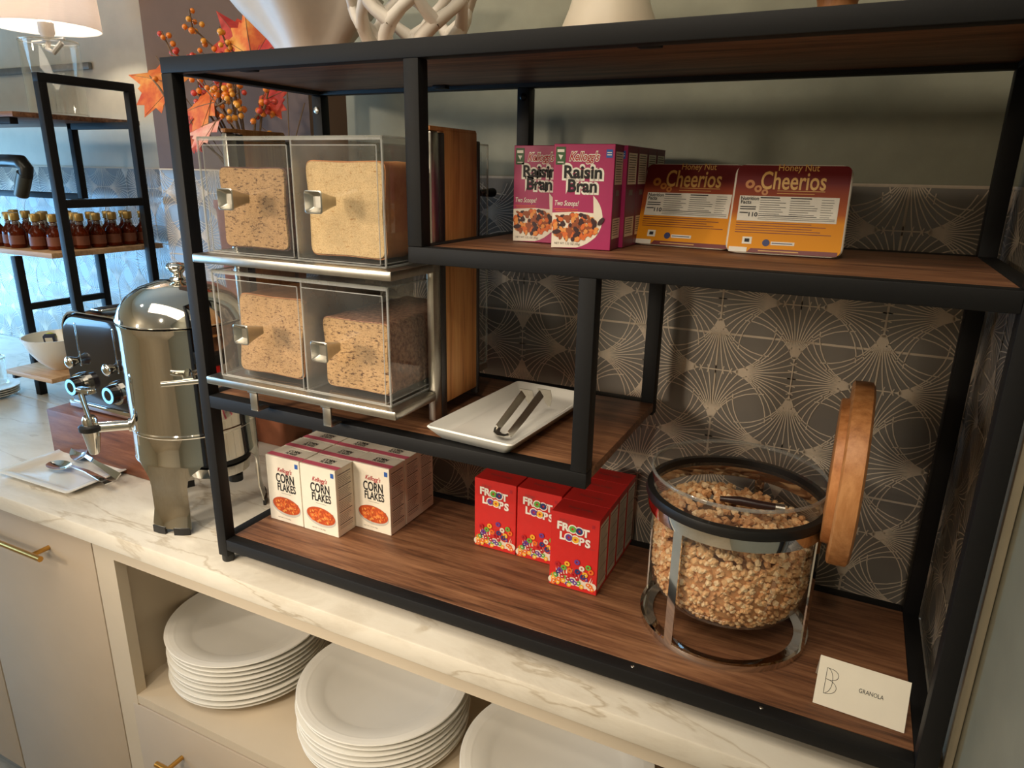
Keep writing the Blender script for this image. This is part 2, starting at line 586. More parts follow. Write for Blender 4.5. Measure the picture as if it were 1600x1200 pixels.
FY = -.012           # cabinet fronts
def pull(parent, x0, x1, z, stand=.032, r=.0052):
    h = MB()
    y = FY - stand
    h.cyl((x0, y, z), (x1, y, z), r, n=14)
    for xx in (x0 + .028, x1 - .028):
        h.cyl((xx, FY + .0005, z), (xx, y, z), r * .85, n=12)
    return h.build('handle', brass, parent, 40)

# closed cabinet on the far left and the one beside it
for (cx0, cx1, lab, hx) in ((-1.10, -.705, 'cream base cabinet with a flat door at the left picture edge', None),
                            (-.70, -.304, 'cream base cabinet whose flat door carries a brass bar pull', (-.66, -.405))):
    t = thing('base_cabinet', lab, 'cabinet', ((cx0 + cx1) / 2, .2, -.84))
    b = MB(); b.box(cx0 + .001, cx1 - .001, FY + .022, .56, -.74, -.0315); b.build('body', cream, t, 0)
    b = MB(); b.box(cx0 + .001, cx1 - .001, FY + .06, .5, -.8395, -.74); b.build('plinth', mat('dark_plinth', (28, 24, 22), .6), t, 0)
    b = MB(); b.box(cx0, cx1, FY, FY + .02, -.73, -.0335, bev=.0012); dr = b.build('door', cream, t, 30)
    if hx:
        pull(dr, hx[0], hx[1], -.088)
# open plate cabinet
t = thing('plate_cabinet', 'cream cabinet with an open niche full of white plates above a drawer', 'cabinet', (.3, .2, -.84))
nx0, nx1, nzf, nzt = -.247, .9650, -.3425, -.062
b = MB()
b.box(-.300, nx0, FY, .008, -.74, -.0315); b.box(-.300, -.276, .008, .55, -.74, -.0315)     # left stile and side
b.box(nx1, XR - .001, FY, .55, -.74, -.0315)
b.box(nx0, nx1, FY, .02, nzt, -.0315)                       # top rail
b.box(-.276, nx1, .02, .55, nzt + .02, -.0315)
b.box(-.276, nx1, .53, .55, nzf, nzt + .02)
b.box(-.276, nx1, FY + .0005, .53, nzf - .018, nzf)
b.box(-.276, nx1, FY + .022, .55, -.74, nzf - .018)
b.build('body', creamin, t, 0)
b = MB(); b.box(-.299, XR - .003, FY + .06, .5, -.8395, -.74); b.build('plinth', mat('dark_plinth', (28, 24, 22), .6), t, 0)
b = MB(); b.box(-.262, .34, FY - .0005, FY + .0205, -.73, nzf - .0215, bev=.0012); dr = b.build('drawer', cream, t, 30)
pull(dr, -.172, .14, -.437)
b = MB(); b.box(.345, .95, FY - .0005, FY + .0205, -.73, nzf - .0215, bev=.0012); b.build('drawer', cream, t, 30)

# ------------------------------------------------------------------ the black rack
rack = thing('display_rack', 'tall black metal display rack with brown wood shelves', 'rack', (0, 0, 0))
def bar(name, x0, x1, y0, y1, z0, z1, parent, m=black, bev=.0012):
    q = MB(); q.box(x0, x1, y0, y1, z0, z1, bev=bev)
    return q.build(name, m, parent, 40)
Y2 = D - B
for (px, py) in ((0, 0), (W - B, 0), (0, Y2), (W - B, Y2)):
    p = bar('post', px, px + B, py, py + B, .011, H - BZ, rack)
    q = MB(); q.lathe([(.0078, .0), (.0092, .002), (.0092, .013)], (px + B / 2, py + B / 2, 0), 20); q.build('foot', rubber, p)
for (x0, x1, y0, y1) in ((0, W, 0, B), (0, W, Y2, D), (0, B, B, Y2), (W - B, W, B, Y2)):
    bar('top_rail', x0, x1, y0, y1, H - BZ, H, rack)
for (x0, x1, y0, y1) in ((B, W - B, 0, B), (B, W - B, Y2, D), (0, B, B, Y2), (W - B, W, B, Y2)):
    bar('bottom_rail', x0 , x1, y0, y1, ZB - BZ, ZB - .0006, rack)
for (x0, x1, y0, y1) in ((X1, W - B, 0, B), (X1, W - B, Y2, D), (X1, X1 + B, B, Y2), (W - B, W, B, Y2)):
    bar('middle_rail', x0, x1, y0, y1, ZM - BZ, ZM, rack)
for (x0, x1, y0, y1) in ((B, X2, 0, B), (B, X2, Y2, D), (0, B, B, Y2)):
    bar('lower_rail', x0, x1, y0, y1, ZL - BZ, ZL, rack)
for py in (0, Y2):
    bar('hanging_post', X1, X1 + B, py, py + B, ZM, H - BZ, rack)
    bar('hanging_post', X2 - B, X2, py, py + B, ZL, ZM - BZ, rack)
def shelf(name, x0, x1, y0, y1, z0, z1):
    q = MB(); q.box(x0, x1, y0, y1, z0, z1, bev=.0008)
    return q.build(name, WOOD, rack, 30)
shelf('top_board', B, W - B, B, Y2, H - .013, H - .0012)
shelf('bottom_board', B, W - B, B, Y2, ZB - .012, ZB)
shelf('middle_board', X1 + B, W - B, B, Y2, ZM - .012, ZM - .0004)
shelf('lower_board', B, X2, B, Y2, ZL - .012, ZL - .0004)
q = MB()
q.ball((B / 2, Y2 - .0005, .674), .0058, 2, sc=(1, .35, 1))
q.build('bolt', steel, rack)
for sx_, sy_ in ((.655, .0105), (.797, .0105)):
    q = MB(); q.ball((sx_, sy_, ZB - .0008), .0022, 2, sc=(1, 1, .4)); q.build('screw', steel, rack)
q = MB(); q.ball((X1 + B / 2, Y2 - .0005, .684), .0052, 2, sc=(1, .35, 1)); q.build('bolt', mat('black_bolt', (30, 28, 27), .3, .8), rack)
for (px_, py_) in ((.12, .03), (.62, .03), (.25, Y2 - .012)):
    q = MB(); q.box(px_ - .011, px_ + .011, py_ - .006, py_ + .006, H - .018, H - .0132, bev=.001); q.build('board_clip', black, rack)
# ------------------------------------------------------------------ cereal boxes
CW, CH, CDP = .0685, .1115, .040
def carton_frames(w_=CW, h_=CH, d_=CDP):
    F = (Vector((-w_ / 2, 0, 0)), X_, Z_, -Y_)                 # front, local origin bottom left
    S = (Vector((w_ / 2, 0, 0)), Y_, Z_, X_)                   # right side
    T = (Vector((-w_ / 2, 0, h_)), X_, Y_, Z_)                 # top
    return F, S, T
def carton_base(mb, w_=CW, h_=CH, d_=CDP):
    mb.box(-w_ / 2, w_ / 2, 0, d_, 0, h_, 0, bev=.0005, seg=1)
    # seam of the top flap
def facts(mb, S, mi, mline, d_=CDP, top=.103, pale=None):
    # fine print on the side panel
    if pale is not None:
        mb.rect(.003, d_ - .003, .006, top + .004, S, .0002, pale)
    y = top
    k = 0
    while y > .012:
        h = .0017 if k % 7 == 0 else .0007
        x1 = d_ - .005 - (random.random() * .010 if k % 7 else 0)
        mb.rect(.005, x1, y - h, y, S, .0004, mline)
        y -= .0027 + (.0018 if k % 7 == 0 else 0)
        k += 1
red = mat('cereal_red', (206, 38, 34), .42, 0, .04, 60, 0, .2)
darkred = mat('print_red', (178, 30, 40), .5)
whiteprint = mat('print_white', (240, 234, 220), .5)
cartonwhite = mat('carton_white', (238, 228, 208), .5, 0, .03, 60, 0, .1)
flake_a = mat('flake_orange', (222, 110, 48), .5)
flake_b = mat('flake_deep_orange', (190, 78, 34), .5)
flake_c = mat('flake_gold', (232, 150, 74), .5)
blueprint = mat('print_blue', (44, 92, 168), .5)
pinkprint = mat('print_pink', (214, 96, 118), .5)
greyprint = mat('print_grey', (120, 112, 104), .5)
shadeprint = mat('bowl_grey', (196, 190, 178), .5)
magenta = mat('cereal_magenta', (172, 40, 96), .42, 0, .04, 60, 0, .2)
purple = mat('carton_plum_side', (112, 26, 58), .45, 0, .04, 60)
brownflake = mat('flake_brown', (152, 78, 42), .5)
raisin = mat('raisin_dark', (58, 30, 34), .5)
greenprint = mat('print_green', (58, 92, 52), .5)
yellowp = mat('print_yellow', (240, 178, 50), .5)
orangep = mat('print_orange', (232, 112, 36), .5)
greenp2 = mat('print_leaf_green', (104, 170, 64), .5)
purplep = mat('print_violet', (104, 62, 140), .5)
bluedark = mat('print_navy', (44, 54, 110), .5)

def flakes(mb, F, cx, cy, rx, ry, n, ms, s0, s1, d=.0005, rot=0.0):
    for k in range(n):
        a, r = random.random() * 2 * pi, math.sqrt(random.random())
        x, y = r * rx * math.cos(a), r * ry * math.sin(a)
        x, y = x * math.cos(rot) - y * math.sin(rot), x * math.sin(rot) + y * math.cos(rot)
        s = random.uniform(s0, s1)
        m_ = random.choice(ms)
        mb.disc(cx + x, cy + y, s, s * random.uniform(.35, .8), F, d + .000004 * k, m_, 6, random.random() * pi)

def corn_box():
    mb = MB(); F, S, T = carton_frames()
    carton_base(mb)
    M_ = [cartonwhite, ink, darkred, flake_a, flake_b, flake_c, blueprint, pinkprint, greyprint, shadeprint]
    mb.text("Kellogg's", .0105, F, .038, .0895, .0004, 2, shear=.35, offset=.012, width=.029, rot=-.02)
    mb.text('CORN', .0215, F, .0375, .0765, .0004, 1, offset=.022, width=.037)
    mb.text('FLAKES', .0185, F, .0395, .0610, .0004, 1, offset=.022, width=.037)
    mb.rect(.028, .048, .0505, .0510, F, .0004, 8)
    mb.disc(.036, .0275, .0295, .0165, F, .0002, 9, 28, -.08)
    mb.disc(.036, .0295, .0280, .0140, F, .0003, 4, 28, -.08)
    flakes(mb, F, .036, .0295, .025, .0115, 90, [3, 3, 5, 4], .0018, .0036)
    mb.rect(.0595, .0655, .0985, .1060, F, .0004, 6)
    mb.text('NET WT 1.2 OZ (34g)', .0028, F, .030, .0065, .0004, 8, width=.026)
    facts(mb, S, 0, 8)
    mb.rect(.0, CW, .003, .014, T, .0003, 7)
    mb.text('CORN', .0105, T, .036, .0275, .0004, 1, offset=.02, width=.022)
    mb.text('FLAKES', .0085, T, .036, .0195, .0004, 1, offset=.02, width=.022)
    mb.rect(0, CW, .0392, .0398, T, .0002, 8)
    return mb.build('corn_flakes_box', M_, None, 0)

def loops_box():
    mb = MB(); F, S, T = carton_frames()
    carton_base(mb)
    M_ = [red, whiteprint, yellowp, orangep, greenp2, purplep, bluedark, darkred, greyprint, mat('cream_milk', (226, 212, 192), .5), cartonwhite, mat('faint_red', (168, 70, 66), .5)]
    mb.text("Kellogg's", .0062, F, .020, .1010, .0004, 11, shear=.35, width=.016)
    ink_m = 6
    # FR O O T / L O O P S with ringed Os
    def word(chars, x, y, sz, rot):
        for k, (ch, adv) in enumerate(chars):
            yy = y - (x - .012) * .10
            if ch == 'O':
                c_ = word.cols[word.k % 4]; word.k += 1
                mb.annulus(x + adv / 2, yy, .0026, sz * .44, F, .0005, 1, 20)
                mb.annulus(x + adv / 2, yy, .0017, sz * .33, F, .0006, c_, 20)
            else:
                mb.text(ch, sz * 1.05, F, x + adv / 2, yy, .00035, 7, offset=.075)
                mb.text(ch, sz * 1.05, F, x + adv / 2, yy, .0005, 1, offset=.045)
            x += adv
    word.cols = [4, 6, 5, 2]; word.k = 0
    word([('F', .0085), ('R', .0095), ('O', .0098), ('O', .0092), ('T', .0090)], .0085, .0925, .0148, 0)
    word([('L', .0085), ('O', .0098), ('O', .0092), ('P', .0085), ('S', .0085)], .0130, .0785, .0148, 0)
    mb.text('natural fruit flavors', .0030, F, .0585, .068, .0004, 11, width=.012)
    mb.rect(.058, .062, .0985, .1035, F, .0004, 7)
    # milk splash and loops along the foot of the panel
    for k in range(7):
        x = .006 + k * .0092
        mb.disc(x, .008 + random.random() * .006, .0075, .0062, F, .0002 + .00002 * k, 9, 12, random.random())
    for k in range(12):
        x = .008 + random.random() * .054; y = .012 + random.random() * .014
        mb.decal([(x - .0012, y), (x + .0012, y), (x + random.uniform(-.007, .007), y + random.uniform(.006, .013))], F, .0003 + .00001 * k, 9)
    for k in range(34):
        x = .004 + random.random() * .060
        y = .004 + random.random() * .021
        c_ = random.choice([2, 3, 4, 5, 6, 7, 3])
        mb.disc(x, y, .0036, .0030, F, .0005 + .00002 * k, c_, 12, random.random() * 3)
        mb.disc(x, y, .0013, .0011, F, .00051 + .00002 * k, 9, 8)
    for (x, y, c_) in ((.021, .031, 4), (.016, .026, 5), (.030, .029, 3), (.041, .030, 6), (.047, .036, 9), (.052, .028, 2), (.056, .040, 4), (.036, .024, 7), (.049, .024, 6), (.012, .034, 7), (.026, .038, 2), (.040, .044, 5), (.060, .034, 3)):
        mb.annulus(x, y, .0014, .0040, F, .0014, c_, 14)
    facts(mb, S, 0, 8, pale=10, top=.099)
    mb.text('Froot Loops', .0085, T, .034, .020, .0004, 11, offset=.02, width=.034)
    mb.rect(0, CW, .0390, .0396, T, .0002, 7)
    return mb.build('froot_loops_box', M_, None, 0)

def bran_box():
    mb = MB(); F, S, T = carton_frames()
    carton_base(mb)
    M_ = [magenta, ink, whiteprint, darkred, greenprint, blueprint, orangep, brownflake, flake_a, raisin, purple, greyprint, flake_c, cartonwhite]
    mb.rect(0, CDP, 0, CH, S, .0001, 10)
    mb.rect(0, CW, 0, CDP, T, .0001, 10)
    mb.rect(.0025, .0135, .090, .1085, F, .0003, 4)
    mb.rect(.0040, .0120, .1030, .1060, F, .0004, 2); mb.disc(.008, .0985, .0030, .0035, F, .0004, 2, 3, .5)
    mb.rect(.0045, .0115, .0920, .0930, F, .0004, 2)
    mb.rect(.0590, .0660, .0975, .1060, F, .0003, 5); mb.rect(.0600, .0650, .1000, .1010, F, .0004, 2); mb.rect(.0600, .0650, .1025, .1032, F, .0004, 2)
    mb.text("Kellogg's", .0130, F, .035, .0975, .0003, 2, shear=.35, offset=.075, width=.0350)
    mb.text("Kellogg's", .0125, F, .035, .0975, .0005, 3, shear=.35, offset=.012, width=.0335)
    for (s, u, v, ww) in (('Raisin', .0340, .0825, .0430), ('Bran', .0340, .0680, .0330)):
        mb.text(s, .0205, F, u, v, .0003, 2, offset=.11, width=ww + .0045)
        mb.text(s, .0185, F, u, v, .0006, 1, offset=.030, width=ww)
    mb.text('Two Scoops!', .0078, F, .0170, .0485, .0004, 2, shear=.3, offset=.012, width=.0280)
    mb.rect(.002, .030, .0425, .0431, F, .0004, 6); mb.rect(.004, .030, .0405, .0411, F, .0004, 6)
    # bowl running out of the panel on the left
    P = [(0.0003, .0003)]
    for k in range(13):
        a = -pi / 2 + .25 + (pi / 2 + .55) * k / 12
        P.append((.020 + .0385 * math.cos(a), .0335 + .0345 * math.sin(a) * (1 if k > 3 else .96)))
    P += [(.048, .0395), (.030, .0405), (.0003, .0385)]
    P = [(max(.0003, x), max(.0003, y)) for x, y in P]
    mb.decal(P, F, .0002, 13)
    for k in range(150):
        a, r = random.random() * 2 * pi, math.sqrt(random.random())
        x, y = .0255 + r * .0290 * math.cos(a), .0240 + r * .0140 * math.sin(a)
        if x < .002: continue
        mb.disc(x, y, random.uniform(.0024, .0044), random.uniform(.0016, .0030), F, .0004 + .000004 * k, random.choice([7, 8, 8, 12, 7, 9]), 6, random.random() * 3)
    for (x, y, r) in ((.049, .030, -1.0), (.057, .031, .9), (.006, .018, .2), (.030, .016, .6)):
        mb.disc(x, y, .0052, .0024, F, .0012, 9, 12, r)
    mb.text('NET WT 1.52 OZ (43g)', .0034, F, .019, .0050, .0005, 11, width=.030)
    mb.rect(.004, CDP - .003, .070, .104, S, .0002, 13); mb.rect(.004, CDP - .003, .012, .034, S, .0002, 13)
    y = .102
    while y > .072:
        mb.rect(.006, CDP - .006 - random.random() * .006, y - .0007, y, S, .0004, 1); y -= .0026
    y = .032
    while y > .014:
        mb.rect(.006, CDP - .006 - random.random() * .006, y - .0007, y, S, .0004, 1); y -= .0026
    mb.rect(.012, .026, .058, .064, S, .0003, 11)
    return mb.build('raisin_bran_box', M_, None, 0)

def place(proto, spots, group, cat, first=[True]):
    used = False
    out = []
    for (x, y, z, rz, lab) in spots:
        if not used:
            o = proto; o.location = (x, y, z); o.rotation_euler = (0, 0, rz); used = True
            o['label'] = lab; o['category'] = cat
        else:
            o = dup(proto, (x, y, z), rz, lab)
            o['category'] = cat
        o['group'] = group
        out.append(o)
    return out
dp = CDP + .0010
ord_ = ['front', 'second', 'third', 'rear']
sp = []
for ci, (x, y0, n, col) in enumerate(((.0622, .0845, 4, 'left'), (.1328, .0838, 4, 'middle'), (.2002, .1264, 3, 'right'))):
    for k in range(n):
        pos = {0: 'foremost', n - 1: 'rearmost'}.get(k, ['', 'second', 'third', 'fourth', 'fifth'][k])
        sp.append((x + random.uniform(-.0006, .0006) * (k > 0), y0 + k * dp, ZB + .0003, 0 if k == 0 else random.uniform(-.004, .004),
                   'white corn flakes carton, %s of the %s row on the bottom shelf' % (pos, col)))
place(corn_box(), sp, 'corn flakes cartons on the bottom shelf', 'cereal box')
sp = []
for ci, (x, y0, n, col) in enumerate(((.3950, .1650, 2, 'left'), (.4655, .1648, 2, 'middle'), (.5366, .1215, 4, 'right'))):
    for k in range(n):
        pos = {0: 'foremost', n - 1: 'rearmost'}.get(k, ['', 'second', 'third', 'fourth', 'fifth'][k])
        sp.append((x, y0 + k * dp, ZB + .0003, .008 if ci == 2 and k == 0 else 0, 'red froot loops carton, %s of the %s row on the bottom shelf' % (pos, col)))
place(loops_box(), sp, 'froot loops cartons on the bottom shelf', 'cereal box')
sp = []
for ci, (x, y0, n, col) in enumerate(((.4705, .1250, 4, 'left'), (.5400, .0840, 5, 'right'))):
    for k in range(n):
        pos = {0: 'foremost', n - 1: 'rearmost'}.get(k, ['', 'second', 'third', 'fourth', 'fifth'][k])
        sp.append((x + (.002 if k else 0), y0 + k * dp, ZM + .0003, .07 if ci == 1 and k == 0 else 0, 'magenta raisin bran carton, %s of the %s row on the middle shelf' % (pos, col)))
place(bran_box(), sp, 'raisin bran cartons on the middle shelf', 'cereal box')

# ------------------------------------------------------------------ honey nut cereal cups leaning with their printed lids forward
def lidmat():
    m, t, b, L = nt('printed_honey_lid')
    a = t.nodes.new('ShaderNodeTexCoord')
    s = t.nodes.new('ShaderNodeSeparateXYZ')
    L.new(a.outputs['Object'], s.inputs[0])
    mm = t.nodes.new('ShaderNodeMapRange')
    mm.inputs['From Min'].default_value = 0.0; mm.inputs['From Max'].default_value = .0985
    L.new(s.outputs['Z'], mm.inputs['Value'])
    L.new(ramp(t, mm.outputs[0], [(.0, srgb((240, 158, 14))), (.36, srgb((234, 150, 18))), (.46, srgb((186, 92, 30))), (.70, srgb((150, 62, 36))), (.80, srgb((112, 30, 30)))]), b.inputs['Base Color'])
    b.inputs['Roughness'].default_value = .5
    b.inputs['Specular IOR Level'].default_value = .25
    return m
goldp = mat('print_gold', (228, 178, 96), .45)
maroon = mat('print_maroon', (116, 34, 32), .45)
cupwhite = mat('white_plastic_cup', (232, 224, 206), .4, 0, .03, 40)
def cereal_cup():
    t = thing('cereal_cup', '', 'cereal cup', (0, 0, 0))
    wd, ht = .117, .0985
    K = ht / .119
    q = MB()
    # square cup with rounded corners lying on its side, deep side to the back
    def rr(w2, h2, r, y, cz, n=5):
        P = []
        for (sx, sz, a0) in ((1, 1, 0), (-1, 1, pi / 2), (-1, -1, pi), (1, -1, 1.5 * pi)):
            for k in range(n):
                a = a0 + pi / 2 * k / (n - 1)
                P.append((sx * (w2 - r) + r * math.cos(a), y, cz + sz * (h2 - r) + r * math.sin(a)))
        return P
    cz = ht / 2
    q.rings([rr(wd / 2, ht / 2, .010, .0006, cz), rr(wd / 2 + .0012, ht / 2, .010, .002, cz), rr(wd / 2, ht / 2, .010, .0034, cz), rr(wd / 2 - .006, ht / 2 - .006, .012, .0036, cz),
             rr(wd / 2 - .010, ht / 2 - .010, .014, .022, cz), rr(wd / 2 - .015, ht / 2 - .015, .016, .043, cz)], 0)
    q.build('cup', cupwhite, t, 40)
    q = MB()
    F = (Vector((-wd / 2, 0, 0)), X_, Z_, -Y_)
    q.rings([rr(wd / 2 - .001, ht / 2 - .001, .006, -.0004, cz), rr(wd / 2 - .001, ht / 2 - .001, .006, .0005, cz)], 0)
    class _S:      # prints laid out on a taller panel, squeezed to the lid
        def text(s_, t_, sz, F_, u, v, *r, **k): q.text(t_, sz * .9, F_, u, v * K, *r, **k)
        def rect(s_, a0, a1, b0, b1, *r): q.rect(a0, a1, b0 * K, b1 * K, *r)
        def annulus(s_, a0, b0, *r): q.annulus(a0, b0 * K, *r)
        def disc(s_, a0, b0, *r): q.disc(a0, b0 * K, *r)
        def decal(s_, P_, *r): q.decal([(x_, y_ * K) for x_, y_ in P_], *r)
    z_ = _S()
    z_.text('Honey Nut', .0120, F, .064, .1135, .0007, 1, offset=.004, width=.041)
    z_.text('Cheerios', .0310, F, .060, .0975, .0007, 1, offset=.014, width=.066)
    for k, y in enumerate((.0835, .0800)): z_.rect(.045, .093 - .01 * k, y, y + .0008, F, .0007, 1)
    for (x, y, r_) in ((.016, .092, .005), (.025, .086, .004), (.0325, .0815, .0035)): z_.annulus(x, y, r_ * .4, r_, F, .0007, 5, 14)
    z_.rect(.007, .108, .043, .0765, F, .0007, 2)
    z_.text('Nutrition', .0062, F, .0180, .0730, .0010, 3, offset=.02, width=.0190)
    z_.text('Facts', .0060, F, .0145, .0680, .0010, 3, offset=.02, width=.0110)
    z_.text('110', .0072, F, .0235, .0515, .0010, 3, offset=.025, width=.0095)
    for y in (.061, .058, .053): z_.rect(.009, .0255 if y > .055 else .018, y, y + .0013, F, .001, 3)
    for (xa, xb) in ((.029, .057), (.060, .088)):
        for k in range(8):
            y = .0735 - k * .0030
            z_.rect(xa, xb - random.random() * .009, y, y + (.0014 if k == 0 else .0006), F, .001, 3)
    z_.rect(.029, .088, .0500, .0509, F, .001, 3)
    for k in range(8): z_.rect(.091, .104 - random.random() * .004, .0725 - k * .0032, .0730 - k * .0032, F, .001, 3)
    for k in range(2): z_.rect(.029, .106, .0455 + k * .0022, .0460 + k * .0022, F, .001, 3)
    for k in range(5): z_.rect(.007, .106 - random.random() * .05, .0400 - k * .0032, .0408 - k * .0032, F, .0007, 4)
    z_.rect(.016, .026, .012, .0215, F, .0007, 2); z_.rect(.0185, .0235, .0145, .019, F, .001, 3)
    z_.disc(.041, .0145, .0038, .0038, F, .0007, 6); z_.rect(.046, .070, .012, .0165, F, .0007, 2); z_.rect(.047, .068, .0138, .0148, F, .001, 6)
    z_.rect(.003, .022, .001, .0075, F, .0007, 2)
    z_.decal([(.022, .001), (wd - .004, .001), (wd - .004, .0065), (.026, .0065)], F, .0007, 4)
    z_.rect(.034, .075, .0030, .0042, F, .001, 1)
    q.build('lid', [lidmat(), goldp, whiteprint, ink, maroon, mat('honey_orange', (206, 130, 54), .4), bluedark], t, 0)
    return t
cup = cereal_cup()
for k, (x, y, rz, lab) in enumerate(((.6315, .172, -.10, 'honey nut cereal cup with printed lid, leaning next to the magenta cartons'),
                                     (.7465, .150, .04, 'honey nut cereal cup with printed lid, the one farther from the magenta cartons'))):
    o = cup if k == 0 else dup(cup, (0, 0, 0))
    o.location = (x, y, ZM + .001)
    o.rotation_euler = (math.radians(-19), 0, rz)
    o['label'] = lab
    o['group'] = 'honey nut cereal cups on the middle shelf'
# ------------------------------------------------------------------ bread dispenser
def crumb(name, base, hole, hs=1.0, holes=.5, seeds=None):
    m, t, b, L = nt(name)
    n1 = noise(t, tc_map(t, (1, 1, 1)), 60, 5, .7)
    n2 = noise(t, tc_map(t, (.8, 1, 1.9)), 300 * hs, 4, .62)
    n3 = noise(t, tc_map(t, (1, 1, 1.3)), 620, 3, .6)
    c = ramp(t, n1, [(.3, mul(srgb(base), .86)), (.7, mul(srgb(base), 1.1))])
    h = ramp(t, n2, [(.26 + .13 * holes, srgb(hole)), (.40 + .13 * holes, (1, 1, 1, 1))])
    h3 = ramp(t, n3, [(.25, mul(srgb((210, 190, 170)), 1)), (.55, (1, 1, 1, 1))])
    out = c
    for k in (h, h3):
        mx = t.nodes.new('ShaderNodeMix'); mx.data_type = 'RGBA'; mx.blend_type = 'MULTIPLY'; mx.inputs[0].default_value = 1
        L.new(out, mx.inputs[6]); L.new(k, mx.inputs[7]); out = mx.outputs[2]
    L.new(out, b.inputs['Base Color'])
    b.inputs['Roughness'].default_value = .9
    bump(t, b, n2, .4, .001)
    return m
def crustm(name, a, b_, sc=40):
    m, t, b, L = nt(name)
    n1 = noise(t, tc_map(t, (1, 1, 1)), sc, 5, .7)
    L.new(ramp(t, n1, [(.35, srgb(a)), (.65, srgb(b_))]), b.inputs['Base Color'])
    b.inputs['Roughness'].default_value = .7
    bump(t, b, n1, .3, .002)
    return m
disp = thing('bread_dispenser', 'two-tier bread dispenser of clear bins, steel trays and bamboo sides', 'bread dispenser', (.2, .1, ZL))
def part(name, mb, m, parent=disp, sm=35):
    return mb.build(name, m, parent, sm)
for (xa, xb) in ((.0275, .0365), (.3505, .3600)):
    q = MB(); q.box(xa, xb, .090, .172, ZL + .018, .633, bev=.002); part('side_panel', q, BAMBOO)
    q = MB(); q.box(xa - .0005, xb + .0012, .0775, .0905, ZL + .0005, .628, bev=.002); q.box(xa - .0005, xb + .0012, .1715, .1790, ZL + .008, .622, bev=.002)
    part('frame_edge', q, greymetal)
    q = MB(); q.box(xa - .0005, xb + .0012, .0600, .0778, ZL + .0005, .629, bev=.003); part('upright', q, steel)
    q = MB(); q.box(xa, xb, .0600, .17, .6292, .6345, bev=.0015); part('top_cap', q, BAMBOO)
for (zt_, bz_) in ((.3035, .3145), (.4668, .4782)):
    q = MB(); q.box(.0535, .3635, -.0300, .0595, zt_, bz_, bev=.0022); q.box(.0535, .3490, .0595, .226, zt_, bz_, bev=.002)
    part('tray', q, steel)
    q = MB()
    for xx in (.349, .0365): q.box(xx, xx + .011, .0500, .0640, zt_ - .001, zt_ + .007, bev=.001)
    part('tray_bracket', q, steel)
for xx in (.131, .254):
    q = MB()
    q.box(xx - .0065, xx + .0065, -.0235, -.0205, .2760, .3036, bev=.001)
    q.box(xx - .0080, xx + .0080, -.0255, -.0150, .3000, .3036, bev=.001)
    q.box(xx - .0065, xx + .0065, -.0235, -.003, .2752, .2776, bev=.0008)
    part('leg', q, steel)
for xx in (.131, .254):
    q = MB(); q.box(xx - .006, xx + .006, .19, .202, ZL, .3036, bev=.001); part('leg', q, steel)
